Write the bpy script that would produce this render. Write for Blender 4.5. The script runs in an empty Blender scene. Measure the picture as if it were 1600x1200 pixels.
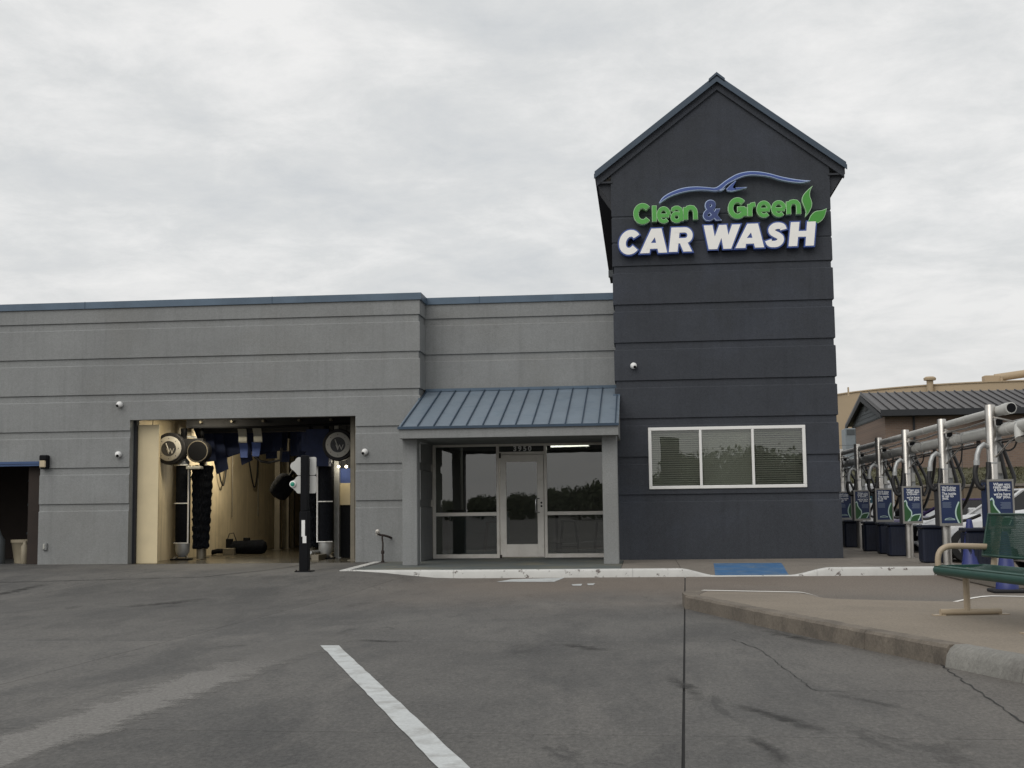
import bpy, math, random
from mathutils import Vector, Matrix

# ------------------------------------------------------------------ camera, sky, sun
scene = bpy.context.scene
R = math.radians
F = 2000.0                      # focal length in pixels of the 1600 x 1200 photograph
CZ = 1.15
CAM_ROT = Matrix.Rotation(R(5.77), 3, 'Z') @ Matrix.Rotation(R(90 + 5.57), 3, 'X') @ Matrix.Rotation(R(-0.68), 3, 'Z')
cd = bpy.data.cameras.new('camera')
cd.sensor_width = 36.0
cd.lens = F / 1600.0 * 36.0
cd.clip_start = 0.1
cd.clip_end = 2000
cam = bpy.data.objects.new('camera', cd)
cam.matrix_world = Matrix.Translation((0, 0, CZ)) @ CAM_ROT.to_4x4()
scene.collection.objects.link(cam)
scene.camera = cam

SUN_EL, SUN_AZ = 42, 205        # sun behind the photographer's left shoulder, veiled by cloud (azimuth clockwise from +Y)
w = bpy.data.worlds.new('World'); scene.world = w; w.use_nodes = True
nt = w.node_tree; nt.nodes.clear()
def wn(t, **k):
    n = nt.nodes.new(t)
    for a, v in k.items(): setattr(n, a, v)
    return n
out = wn('ShaderNodeOutputWorld')
sky = wn('ShaderNodeTexSky', sky_type='NISHITA', sun_disc=False, sun_elevation=R(SUN_EL), sun_rotation=R(SUN_AZ))
bg1 = wn('ShaderNodeBackground'); bg1.inputs[1].default_value = 0.08
nt.links.new(sky.outputs[0], bg1.inputs[0])
tc = wn('ShaderNodeTexCoord')
sep = wn('ShaderNodeSeparateXYZ'); nt.links.new(tc.outputs['Generated'], sep.inputs[0])
def wm(op, a, b=None, clamp=False):
    n = wn('ShaderNodeMath', operation=op); n.use_clamp = clamp
    for i, v in enumerate((a, b)):
        if v is None: continue
        if isinstance(v, (int, float)): n.inputs[i].default_value = v
        else: nt.links.new(v, n.inputs[i])
    return n.outputs[0]
zz = wm('ADD', wm('MAXIMUM', sep.outputs[2], 0.0), 0.16)
cmb = wn('ShaderNodeCombineXYZ')
nt.links.new(wm('DIVIDE', sep.outputs[0], zz), cmb.inputs[0])
nt.links.new(wm('DIVIDE', sep.outputs[1], zz), cmb.inputs[1])
def wnoise(scale, detail, rough, off, dist=0.0):
    m = wn('ShaderNodeMapping'); m.inputs['Location'].default_value = off
    m.inputs['Scale'].default_value = (1.0, 1.0, 1.0)
    nt.links.new(cmb.outputs[0], m.inputs[0])
    n = wn('ShaderNodeTexNoise'); n.inputs['Scale'].default_value = scale
    n.inputs['Detail'].default_value = detail; n.inputs['Roughness'].default_value = rough
    n.inputs['Distortion'].default_value = dist
    nt.links.new(m.outputs[0], n.inputs['Vector']); return n.outputs[0]
n1 = wnoise(0.9, 4, 0.5, (3.1, 0.4, 0))
n2 = wnoise(3.8, 10, 0.66, (1.7, 5.2, 0), 0.2)
mixv = wm('ADD', wm('MULTIPLY', n1, 0.58), wm('MULTIPLY', n2, 0.42))
cr = wn('ShaderNodeValToRGB')
el = cr.color_ramp.elements
el[0].position = 0.37; el[0].color = (0.60, 0.62, 0.635, 1)
el[1].position = 0.585; el[1].color = (0.845, 0.84, 0.83, 1)
e = cr.color_ramp.elements.new(0.47); e.color = (0.69, 0.70, 0.70, 1)
nt.links.new(mixv, cr.inputs[0])
# low cloud thickens evenly to a flat grey near the horizon all the way round
hz = wm('SUBTRACT', 1.0, wm('DIVIDE', wm('MAXIMUM', sep.outputs[2], 0.0), 0.20), True)
mx = wn('ShaderNodeMix', data_type='RGBA')
nt.links.new(wm('MULTIPLY', hz, 0.85), mx.inputs[0]); nt.links.new(cr.outputs[0], mx.inputs[6])
mx.inputs[7].default_value = (0.67, 0.662, 0.65, 1)
bg2 = wn('ShaderNodeBackground'); nt.links.new(mx.outputs[2], bg2.inputs[0]); bg2.inputs[1].default_value = 1.06
ms = wn('ShaderNodeMixShader'); ms.inputs[0].default_value = 0.95
nt.links.new(bg1.outputs[0], ms.inputs[1]); nt.links.new(bg2.outputs[0], ms.inputs[2])
nt.links.new(ms.outputs[0], out.inputs[0])

sd = bpy.data.lights.new('sun', 'SUN'); sd.energy = 1.35; sd.angle = R(50); sd.color = (1.0, 0.96, 0.9)
so = bpy.data.objects.new('sun', sd)
dirv = Vector((math.sin(R(SUN_AZ)) * math.cos(R(SUN_EL)), math.cos(R(SUN_AZ)) * math.cos(R(SUN_EL)), math.sin(R(SUN_EL))))
so.rotation_euler = dirv.to_track_quat('Z', 'Y').to_euler(); so.location = (0, 0, 40)
scene.collection.objects.link(so)
vs = scene.view_settings
vs.view_transform = 'Standard'; vs.look = 'None'; vs.exposure = 0.0; vs.gamma = 1.0; vs.use_curve_mapping = False
scene.render.engine = 'CYCLES'

# ------------------------------------------------------------------ pixel helpers
def ray(px, py):
    return CAM_ROT @ Vector(((px - 800) / F, -(py - 600) / F, -1))
def atY(px, py, Y):
    d = ray(px, py); t = Y / d.y; return Vector((d.x * t, Y, CZ + d.z * t))
def atZ(px, py, Z):
    d = ray(px, py); t = (Z - CZ) / d.z; return Vector((d.x * t, d.y * t, Z))

# ------------------------------------------------------------------ materials
def mat(name, col, rough=0.7, metal=0.0, var=0.12, vscale=3.0, bump=0.0, bscale=60.0, bdist=0.01,
        stain=None, stain_amt=0.0, stain_scale=0.6, streak=0.0, spec=0.5, chips=None, speck=0.0):
    m = bpy.data.materials.new(name); m.use_nodes = True
    t = m.node_tree; N, L = t.nodes, t.links
    b = N['Principled BSDF']
    b.inputs['Roughness'].default_value = rough; b.inputs['Metallic'].default_value = metal
    b.inputs['Specular IOR Level'].default_value = spec
    g = N.new('ShaderNodeTexCoord')
    gi = N.new('ShaderNodeNewGeometry')
    def noise(sc, det=5, ro=0.6, vec=None, dist=0.0):
        n = N.new('ShaderNodeTexNoise'); n.inputs['Scale'].default_value = sc
        n.inputs['Detail'].default_value = det; n.inputs['Roughness'].default_value = ro
        n.inputs['Distortion'].default_value = dist
        L.new(vec or gi.outputs['Position'], n.inputs['Vector']); return n.outputs[0]
    def ramp(inp, a, bb, c0=(0, 0, 0, 1), c1=(1, 1, 1, 1)):
        r = N.new('ShaderNodeValToRGB'); r.color_ramp.elements[0].position = a; r.color_ramp.elements[1].position = bb
        r.color_ramp.elements[0].color = c0; r.color_ramp.elements[1].color = c1
        L.new(inp, r.inputs[0]); return r.outputs[0]
    def mixc(f, a, bb, bt='MIX'):
        x = N.new('ShaderNodeMix'); x.data_type = 'RGBA'; x.blend_type = bt
        for s, v in ((0, f), (6, a), (7, bb)):
            if isinstance(v, (int, float)): x.inputs[s].default_value = v
            elif isinstance(v, tuple): x.inputs[s].default_value = (*v[:3], 1)
            else: L.new(v, x.inputs[s])
        return x.outputs[2]
    lo = tuple(c * (1 - var) for c in col); hi = tuple(min(1, c * (1 + var)) for c in col)
    c = ramp(noise(vscale, 6, 0.62), 0.3, 0.7, (*lo, 1), (*hi, 1))
    if streak:
        mp = N.new('ShaderNodeMapping'); mp.inputs['Scale'].default_value = (6, 6, 0.35)
        L.new(gi.outputs['Position'], mp.inputs[0])
        s = ramp(noise(1.2, 5, 0.6, mp.outputs[0]), 0.5, 0.75)
        x = N.new('ShaderNodeMath'); x.operation = 'MULTIPLY'; x.inputs[1].default_value = streak; L.new(s, x.inputs[0])
        c = mixc(x.outputs[0], c, tuple(v * 0.6 for v in col))
    if stain:
        s = ramp(noise(stain_scale, 7, 0.62, None, 0.4), 0.48, 0.66)
        x = N.new('ShaderNodeMath'); x.operation = 'MULTIPLY'; x.inputs[1].default_value = stain_amt; L.new(s, x.inputs[0])
        c = mixc(x.outputs[0], c, stain)
    if chips:
        s = ramp(noise(7.0, 7, 0.74), 0.585, 0.61)
        c = mixc(s, c, chips)
        s2 = ramp(noise(2.2, 6, 0.65), 0.5, 0.8)
        x = N.new('ShaderNodeMath'); x.operation = 'MULTIPLY'; x.inputs[1].default_value = 0.45; L.new(s2, x.inputs[0])
        c = mixc(x.outputs[0], c, tuple(v * 0.6 for v in col))
    if speck:
        s = ramp(noise(34.0, 8, 0.84), 0.36, 0.64, (1 - speck,) * 3 + (1,), (1 + speck,) * 3 + (1,))
        c = mixc(1.0, c, s, 'MULTIPLY')
    L.new(c, b.inputs['Base Color'])
    if bump:
        bp = N.new('ShaderNodeBump'); bp.inputs['Strength'].default_value = bump; bp.inputs['Distance'].default_value = bdist
        L.new(noise(bscale, 4, 0.7), bp.inputs['Height']); L.new(bp.outputs[0], b.inputs['Normal'])
    m.diffuse_color = (*col, 1)
    return m
def emit(name, col, s):
    m = bpy.data.materials.new(name); m.use_nodes = True
    t = m.node_tree; t.nodes.clear()
    o = t.nodes.new('ShaderNodeOutputMaterial'); e = t.nodes.new('ShaderNodeEmission')
    e.inputs[0].default_value = (*col, 1); e.inputs[1].default_value = s
    t.links.new(e.outputs[0], o.inputs[0]); return m
def glassmat(name, tint=(0.45, 0.47, 0.46), ior=1.9, rough=0.0):
    m = bpy.data.materials.new(name); m.use_nodes = True
    t = m.node_tree; t.nodes.clear(); N, L = t.nodes, t.links
    o = N.new('ShaderNodeOutputMaterial'); tr = N.new('ShaderNodeBsdfTransparent'); tr.inputs[0].default_value = (*tint, 1)
    gl = N.new('ShaderNodeBsdfGlossy'); gl.inputs['Roughness'].default_value = rough
    gl.inputs[0].default_value = (0.95, 0.95, 0.95, 1)
    fr = N.new('ShaderNodeFresnel'); fr.inputs[0].default_value = ior
    mxs = N.new('ShaderNodeMixShader')
    # very slight waviness of the sheet so that reflections are not ruler-straight
    n = N.new('ShaderNodeTexNoise'); n.inputs['Scale'].default_value = 1.4
    gi = N.new('ShaderNodeNewGeometry'); L.new(gi.outputs['Position'], n.inputs['Vector'])
    bp = N.new('ShaderNodeBump'); bp.inputs['Strength'].default_value = 0.05; bp.inputs['Distance'].default_value = 0.02
    L.new(n.outputs[0], bp.inputs['Height']); L.new(bp.outputs[0], gl.inputs['Normal'])
    L.new(fr.outputs[0], mxs.inputs[0]); L.new(tr.outputs[0], mxs.inputs[1]); L.new(gl.outputs[0], mxs.inputs[2])
    L.new(mxs.outputs[0], o.inputs[0]); return m

M = {}
M['stucco'] = mat('stucco_grey', (0.236, 0.243, 0.243), 0.9, var=0.09, vscale=0.8, bump=0.7, bscale=45, bdist=0.012,
                  stain=(0.195, 0.195, 0.185), stain_amt=0.4, stain_scale=0.5, streak=0.34, spec=0.2, speck=0.13)
M['slate'] = mat('stucco_slate', (0.047, 0.0515, 0.061), 0.85, var=0.08, vscale=1.3, bump=0.6, bscale=45, bdist=0.012,
                 stain=(0.058, 0.066, 0.086), stain_amt=0.45, stain_scale=0.7, streak=0.34, spec=0.25, speck=0.17)
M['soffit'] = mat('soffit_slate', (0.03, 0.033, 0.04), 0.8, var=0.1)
M['coping'] = mat('blue_metal', (0.082, 0.12, 0.165), 0.45, 0.3, var=0.12, vscale=2.0, stain=(0.05, 0.075, 0.105), stain_amt=0.4, stain_scale=1.2)
M['rake'] = mat('dark_blue_rake_metal', (0.042, 0.062, 0.088), 0.45, 0.3, var=0.12)
M['roofblue'] = mat('blue_roof_metal', (0.215, 0.265, 0.32), 0.42, 0.35, var=0.10, vscale=1.5, stain=(0.14, 0.19, 0.24), stain_amt=0.5, stain_scale=3.0)
M['seam'] = mat('roof_seam', (0.035, 0.06, 0.095), 0.5, 0.3)
M['white_alu'] = mat('white_aluminium', (0.74, 0.71, 0.66), 0.45, 0.1, var=0.05, stain=(0.42, 0.38, 0.32), stain_amt=0.3, stain_scale=2.5)
M['white'] = mat('white_paint', (0.75, 0.75, 0.74), 0.5, var=0.05)
M['white_win'] = mat('white_window_frame', (0.74, 0.74, 0.72), 0.4, var=0.04)
M['black'] = mat('black_paint', (0.006, 0.0065, 0.008), 0.6, var=0.2, spec=0.12)
M['black_rub'] = mat('black_rubber', (0.008, 0.008, 0.010), 0.75, var=0.3, bump=0.3, bscale=90)
M['glass'] = glassmat('tinted_glass', (0.42, 0.44, 0.43), 2.05)
M['glass_win'] = glassmat('window_glass', (0.85, 0.87, 0.85), 1.75)
M['car_glass'] = glassmat('car_glass', (0.12, 0.13, 0.13), 1.6)
M['cream'] = mat('cream_panel', (0.66, 0.56, 0.38), 0.55, var=0.12, vscale=0.8, stain=(0.40, 0.335, 0.22), stain_amt=0.75, stain_scale=0.55, streak=0.8)
M['cream_clean'] = mat('cream_panel_clean', (0.64, 0.54, 0.345), 0.5, var=0.05)
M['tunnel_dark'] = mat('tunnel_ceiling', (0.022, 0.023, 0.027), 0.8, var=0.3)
M['tan_frame'] = mat('weathered_galvanised_frame', (0.20, 0.18, 0.14), 0.5, 0.4, var=0.2)
M['steel'] = mat('brushed_steel', (0.50, 0.48, 0.45), 0.33, 0.9, var=0.12, vscale=5, stain=(0.30, 0.27, 0.23), stain_amt=0.4, stain_scale=2.0)
M['galv'] = mat('galvanised_pipe', (0.42, 0.43, 0.43), 0.45, 0.5, var=0.15, vscale=7)
M['pvc'] = mat('pale_pipe', (0.50, 0.50, 0.475), 0.45, var=0.08, vscale=4, stain=(0.40, 0.39, 0.36), stain_amt=0.5, stain_scale=2.0)
M['navy_cloth'] = mat('navy_cloth', (0.010, 0.018, 0.055), 0.85, var=0.25, vscale=6, bump=0.5, bscale=30)
M['blue_cloth'] = mat('blue_cloth', (0.05, 0.085, 0.25), 0.8, var=0.2, vscale=6)
M['grey_cloth'] = mat('grey_cloth', (0.38, 0.38, 0.35), 0.8, var=0.12)
M['brush'] = mat('brush_foam', (0.008, 0.009, 0.012), 0.95, spec=0.1, var=0.35, vscale=14, bump=1.0, bscale=40, bdist=0.03)
M['ring'] = mat('emblem_ring', (0.40, 0.39, 0.36), 0.5, var=0.08)
M['emblem'] = mat('emblem_dark', (0.035, 0.036, 0.04), 0.6, var=0.5, vscale=40)
M['signal_green'] = mat('signal_green', (0.02, 0.25, 0.17), 0.35, var=0.05)
M['signwhite'] = mat('sign_white_face', (0.84, 0.83, 0.80), 0.35, var=0.03)
M['cloudpanel'] = mat('signal_panel_grey', (0.50, 0.50, 0.48), 0.5, var=0.05)
M['signblue'] = mat('sign_blue', (0.04, 0.08, 0.28), 0.4, var=0.06)
M['signnavy'] = mat('sign_navy', (0.028, 0.05, 0.17), 0.4, var=0.05)
M['signgreen'] = mat('sign_green', (0.075, 0.34, 0.055), 0.4, var=0.05)
M['leafgreen'] = mat('sign_leaf_green', (0.05, 0.28, 0.03), 0.4, var=0.05)
M['signedge_g'] = mat('sign_pale_green_edge', (0.45, 0.68, 0.42), 0.4, var=0.04)
M['signedge_b'] = mat('sign_pale_blue_edge', (0.42, 0.52, 0.74), 0.4, var=0.04)
M['kerbwhite'] = mat('kerb_white_paint', (0.55, 0.55, 0.53), 0.7, var=0.06, chips=(0.13, 0.11, 0.10), bump=0.3, bscale=25)
M['walk'] = mat('sidewalk_concrete', (0.175, 0.155, 0.132), 0.88, var=0.12, vscale=1.2, bump=0.35, bscale=70, stain=(0.115, 0.104, 0.09), stain_amt=0.5, stain_scale=0.8, speck=0.22)
M['porch'] = mat('porch_grey_paint', (0.095, 0.108, 0.105), 0.7, var=0.14, vscale=1.6, stain=(0.15, 0.142, 0.105), stain_amt=0.75, stain_scale=0.9, speck=0.1)
M['island'] = mat('island_concrete', (0.21, 0.178, 0.140), 0.9, var=0.09, vscale=1.0, bump=0.35, bscale=80, stain=(0.15, 0.13, 0.106), stain_amt=0.55, stain_scale=0.55, speck=0.24)
M['kerb'] = mat('kerb_concrete', (0.155, 0.132, 0.106), 0.9, var=0.16, vscale=2.2, bump=0.5, bscale=50, stain=(0.07, 0.06, 0.05), stain_amt=0.7, stain_scale=1.8, streak=0.5, speck=0.26)
M['kerb_grey'] = mat('kerb_grey_concrete', (0.20, 0.195, 0.178), 0.9, var=0.14, vscale=2.2, bump=0.5, bscale=50, stain=(0.11, 0.103, 0.095), stain_amt=0.6, stain_scale=1.5, speck=0.24)
M['bluepaint'] = mat('ramp_blue_paint', (0.035, 0.115, 0.25), 0.75, var=0.16, vscale=4, stain=(0.12, 0.17, 0.22), stain_amt=0.6, stain_scale=3.0, speck=0.12)
M['joint'] = mat('joint_sealant', (0.012, 0.012, 0.012), 0.8, var=0.3)
M['paintline'] = mat('white_stripe_paint', (0.47, 0.49, 0.49), 0.7, var=0.07, vscale=6, stain=(0.30, 0.30, 0.29), stain_amt=0.8, stain_scale=5.0, speck=0.12)
M['kerbline'] = mat('white_edge_paint', (0.70, 0.68, 0.64), 0.7, var=0.06)
M['tan_tube'] = mat('tan_powdercoat', (0.36, 0.29, 0.205), 0.45, var=0.05, vscale=5)
M['bench_green'] = mat('green_thermoplastic', (0.008, 0.046, 0.034), 0.42, var=0.15, vscale=6)
M['seat_band'] = mat('green_seat_band', (0.011, 0.056, 0.044), 0.5, var=0.15, vscale=8)
M['cone'] = mat('blue_cone_plastic', (0.016, 0.026, 0.14), 0.45, var=0.12)
M['bin'] = mat('navy_bin_plastic', (0.006, 0.010, 0.026), 0.5, var=0.2)
M['post_navy'] = mat('poster_navy', (0.012, 0.026, 0.085), 0.35, var=0.05)
M['post_frame'] = mat('poster_frame', (0.30, 0.29, 0.27), 0.4, 0.6, var=0.08)
M['post_side'] = mat('poster_case_side', (0.06, 0.06, 0.065), 0.5, 0.3, var=0.1)
M['post_green'] = mat('poster_green', (0.02, 0.085, 0.026), 0.4, var=0.06)
M['post_pale'] = mat('poster_pale_line', (0.45, 0.60, 0.55), 0.4, var=0.05)
M['post_text'] = mat('poster_white_text', (0.72, 0.74, 0.76), 0.5, var=0.03)
M['post_text2'] = mat('poster_grey_text', (0.16, 0.20, 0.28), 0.5, var=0.03)
M['hose'] = mat('black_hose', (0.012, 0.012, 0.013), 0.5, var=0.25)
M['brick'] = None
M['roofdark'] = mat('dark_roof_metal', (0.075, 0.07, 0.071), 0.5, 0.3, var=0.08, vscale=0.6)
M['roofrib'] = mat('dark_roof_rib', (0.035, 0.033, 0.035), 0.5, 0.3)
M['siding'] = mat('dark_siding', (0.075, 0.085, 0.092), 0.8, var=0.08)
M['eave'] = mat('dark_eave', (0.018, 0.02, 0.024), 0.7)
M['tank'] = mat('tank_beige', (0.40, 0.31, 0.205), 0.7, var=0.06, vscale=0.15, stain=(0.34, 0.265, 0.18), stain_amt=0.5, stain_scale=0.12)
M['cabinet'] = mat('cabinet_grey_blue', (0.20, 0.23, 0.25), 0.5, 0.2, var=0.1)
M['grass'] = mat('grass', (0.088, 0.086, 0.042), 0.95, var=0.45, vscale=2.2, bump=1.0, bscale=8, bdist=0.15, stain=(0.105, 0.095, 0.052), stain_amt=0.5, stain_scale=0.5)
M['block'] = mat('retaining_block', (0.15, 0.118, 0.083), 0.9, var=0.22, vscale=1.2, bump=0.5, bscale=14, bdist=0.03)
M['carwhite'] = mat('car_white', (0.6, 0.61, 0.62), 0.22, var=0.02)
M['cargrey'] = mat('car_grey', (0.28, 0.29, 0.32), 0.25, 0.3, var=0.02)
M['carpurple'] = mat('car_purple', (0.05, 0.035, 0.11), 0.25, 0.2, var=0.02)
M['tyre'] = mat('tyre', (0.014, 0.014, 0.014), 0.85, var=0.2)
M['chrome'] = mat('chrome', (0.65, 0.65, 0.66), 0.15, 0.95, var=0.02)
M['teal'] = mat('teal_sign', (0.01, 0.07, 0.10), 0.4, var=0.05)
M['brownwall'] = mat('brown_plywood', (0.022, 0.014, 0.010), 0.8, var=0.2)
M['beige_plastic'] = mat('beige_bucket', (0.26, 0.225, 0.16), 0.6, var=0.15)
M['grey_plastic'] = mat('grey_plastic', (0.075, 0.085, 0.092), 0.6, var=0.15)
M['teal_dark'] = mat('dark_teal_metal', (0.07, 0.105, 0.115), 0.5, var=0.3)
M['lampglass'] = mat('lamp_lens', (0.48, 0.40, 0.27), 0.35, var=0.08)
M['bluelintel'] = mat('blue_lintel_metal', (0.045, 0.085, 0.19), 0.45, 0.2, var=0.1)
M['innerwall'] = mat('interior_wall', (0.30, 0.30, 0.29), 0.85, var=0.05)
M['innerfloor'] = mat('interior_floor', (0.08, 0.08, 0.08), 0.5, var=0.15)
M['blind'] = mat('window_blind', (0.66, 0.65, 0.58), 0.6, var=0.05)
M['bark'] = mat('bark', (0.06, 0.045, 0.035), 0.9, var=0.3, bump=0.8, bscale=20)
M['leaves'] = mat('leaves', (0.075, 0.09, 0.045), 0.8, var=0.45, vscale=1.5)
M['tube'] = emit('fluorescent_tube', (1.0, 0.95, 0.82), 9.0)
M['lampwarm'] = emit('warm_lamp', (1.0, 0.86, 0.6), 12.0)
M['rust'] = mat('rusty_iron', (0.035, 0.026, 0.022), 0.8, 0.3, var=0.4, vscale=20)
M['brass'] = mat('valve_metal', (0.40, 0.38, 0.35), 0.4, 0.6, var=0.2, vscale=20)

# brick wall material: bricks are two pixels high at this distance
bm_ = mat('far_brick', (0.2, 0.13, 0.1), 0.9, var=0.12, vscale=1.5); M['brick'] = bm_
t_ = bm_.node_tree; bt = t_.nodes.new('ShaderNodeTexBrick'); gi_ = t_.nodes.new('ShaderNodeNewGeometry')
mpg = t_.nodes.new('ShaderNodeMapping'); mpg.inputs['Rotation'].default_value = (R(90), 0, 0)
t_.links.new(gi_.outputs['Position'], mpg.inputs[0]); t_.links.new(mpg.outputs[0], bt.inputs['Vector'])
bt.inputs['Color1'].default_value = (0.20, 0.135, 0.102, 1); bt.inputs['Color2'].default_value = (0.155, 0.106, 0.083, 1)
bt.inputs['Mortar'].default_value = (0.18, 0.15, 0.125, 1); bt.inputs['Scale'].default_value = 1.0
bt.inputs['Brick Width'].default_value = 0.22; bt.inputs['Row Height'].default_value = 0.08; bt.inputs['Mortar Size'].default_value = 0.012
t_.links.new(bt.outputs[0], t_.nodes['Principled BSDF'].inputs['Base Color'])

# lot concrete: brush marks, tyre darkening, stains
def lotmat():
    m = bpy.data.materials.new('lot_concrete'); m.use_nodes = True
    t = m.node_tree; N, L = t.nodes, t.links; b = N['Principled BSDF']
    b.inputs['Roughness'].default_value = 0.8; b.inputs['Specular IOR Level'].default_value = 0.35
    gi = N.new('ShaderNodeNewGeometry')
    oi = N.new('ShaderNodeObjectInfo')
    def mapped(sc, rot=0, loc=(0, 0, 0)):
        mp = N.new('ShaderNodeMapping'); mp.inputs['Scale'].default_value = sc; mp.inputs['Rotation'].default_value = (0, 0, R(rot))
        mp.inputs['Location'].default_value = loc
        L.new(gi.outputs['Position'], mp.inputs[0]); return mp.outputs[0]
    def noise(v, sc, det=6, ro=0.6, dist=0.0):
        n = N.new('ShaderNodeTexNoise'); n.inputs['Scale'].default_value = sc; n.inputs['Detail'].default_value = det
        n.inputs['Roughness'].default_value = ro; n.inputs['Distortion'].default_value = dist; L.new(v, n.inputs['Vector']); return n.outputs[0]
    def ramp(i, a, bb, c0=(0, 0, 0), c1=(1, 1, 1)):
        r = N.new('ShaderNodeValToRGB'); r.color_ramp.elements[0].position = a; r.color_ramp.elements[1].position = bb
        r.color_ramp.elements[0].color = (*c0, 1); r.color_ramp.elements[1].color = (*c1, 1); L.new(i, r.inputs[0]); return r.outputs[0]
    def mixc(f, a, bb, bt='MIX'):
        x = N.new('ShaderNodeMix'); x.data_type = 'RGBA'; x.blend_type = bt
        for s, v in ((0, f), (6, a), (7, bb)):
            if isinstance(v, (int, float)): x.inputs[s].default_value = v
            elif isinstance(v, tuple): x.inputs[s].default_value = (*v[:3], 1)
            else: L.new(v, x.inputs[s])
        return x.outputs[2]
    def mul(a, k):
        x = N.new('ShaderNodeMath'); x.operation = 'MULTIPLY'; L.new(a, x.inputs[0])
        if isinstance(k, (int, float)): x.inputs[1].default_value = k
        else: L.new(k, x.inputs[1])
        return x.outputs[0]
    P = mapped((1, 1, 1))
    c = ramp(noise(P, 0.30, 6, 0.6), 0.34, 0.66, (0.074, 0.072, 0.0695), (0.114, 0.110, 0.103))
    # blotches of every size: worn paler patches, damp darker ones, ragged edges
    c = mixc(mul(ramp(noise(mapped((0.9, 0.34, 1), 16), 1.0, 10, 0.70, 0.5), 0.48, 0.60), 0.62), c, (0.054, 0.0535, 0.053))
    c = mixc(mul(ramp(noise(mapped((1.0, 0.30, 1), -14, (7.7, 2.1, 0)), 1.5, 10, 0.72, 0.4), 0.50, 0.68), 0.42), c, (0.148, 0.140, 0.129))
    c = mixc(mul(ramp(noise(mapped((1, 0.35, 1), 5), 5.0, 9, 0.75, 0.6), 0.50, 0.64), 0.40), c, (0.055, 0.0535, 0.052))
    c = mixc(mul(ramp(noise(mapped((1, 0.4, 1), 0, (3.3, 9.1, 0)), 12.0, 8, 0.75, 0.3), 0.52, 0.68), 0.32), c, (0.140, 0.132, 0.121))
    # small dark drips with ragged edges
    c = mixc(mul(ramp(noise(mapped((0.9, 0.4, 1), 20, (4.2, 1.3, 0)), 1.6, 10, 0.70, 0.7), 0.60, 0.65), 0.6), c, (0.036, 0.035, 0.034))
    # older warm concrete by the kerbs and on the right hand side
    sp = N.new('ShaderNodeSeparateXYZ'); L.new(gi.outputs['Position'], sp.inputs[0])
    def rng(o, a, bb):
        r = N.new('ShaderNodeMapRange'); r.interpolation_type = 'SMOOTHSTEP'
        r.inputs[1].default_value = a; r.inputs[2].default_value = bb; L.new(o, r.inputs[0]); return r.outputs[0]
    nn = noise(P, 0.5, 4, 0.6)
    ad = N.new('ShaderNodeMath'); ad.operation = 'MULTIPLY_ADD'; L.new(nn, ad.inputs[0]); ad.inputs[1].default_value = 5.0; L.new(sp.outputs[1], ad.inputs[2])
    warm = mul(rng(ad.outputs[0], 16.0, 22.5), rng(sp.outputs[0], -5.5, -1.0))
    c = mixc(mul(rng(sp.outputs[0], 0.6, 3.2), 0.45), c, (0.165, 0.145, 0.122))
    c = mixc(mul(warm, 0.62), c, (0.185, 0.150, 0.120))
    fine = ramp(noise(mapped((1, 0.5, 1)), 38, 9, 0.9), 0.38, 0.62, (0.58, 0.58, 0.58), (1.46, 1.46, 1.46))
    c = mixc(1.0, c, fine, 'MULTIPLY')
    hsv = N.new('ShaderNodeHueSaturation'); L.new(c, hsv.inputs['Color'])
    vv = N.new('ShaderNodeMapRange'); vv.inputs[3].default_value = 0.93; vv.inputs[4].default_value = 1.07; L.new(oi.outputs['Random'], vv.inputs[0])
    L.new(vv.outputs[0], hsv.inputs['Value']); c = hsv.outputs[0]
    L.new(c, b.inputs['Base Color'])
    bp = N.new('ShaderNodeBump'); bp.inputs['Strength'].default_value = 0.35; bp.inputs['Distance'].default_value = 0.006
    L.new(noise(P, 70, 4, 0.7), bp.inputs['Height']); L.new(bp.outputs[0], b.inputs['Normal'])
    return m
M['lot'] = lotmat()
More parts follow.
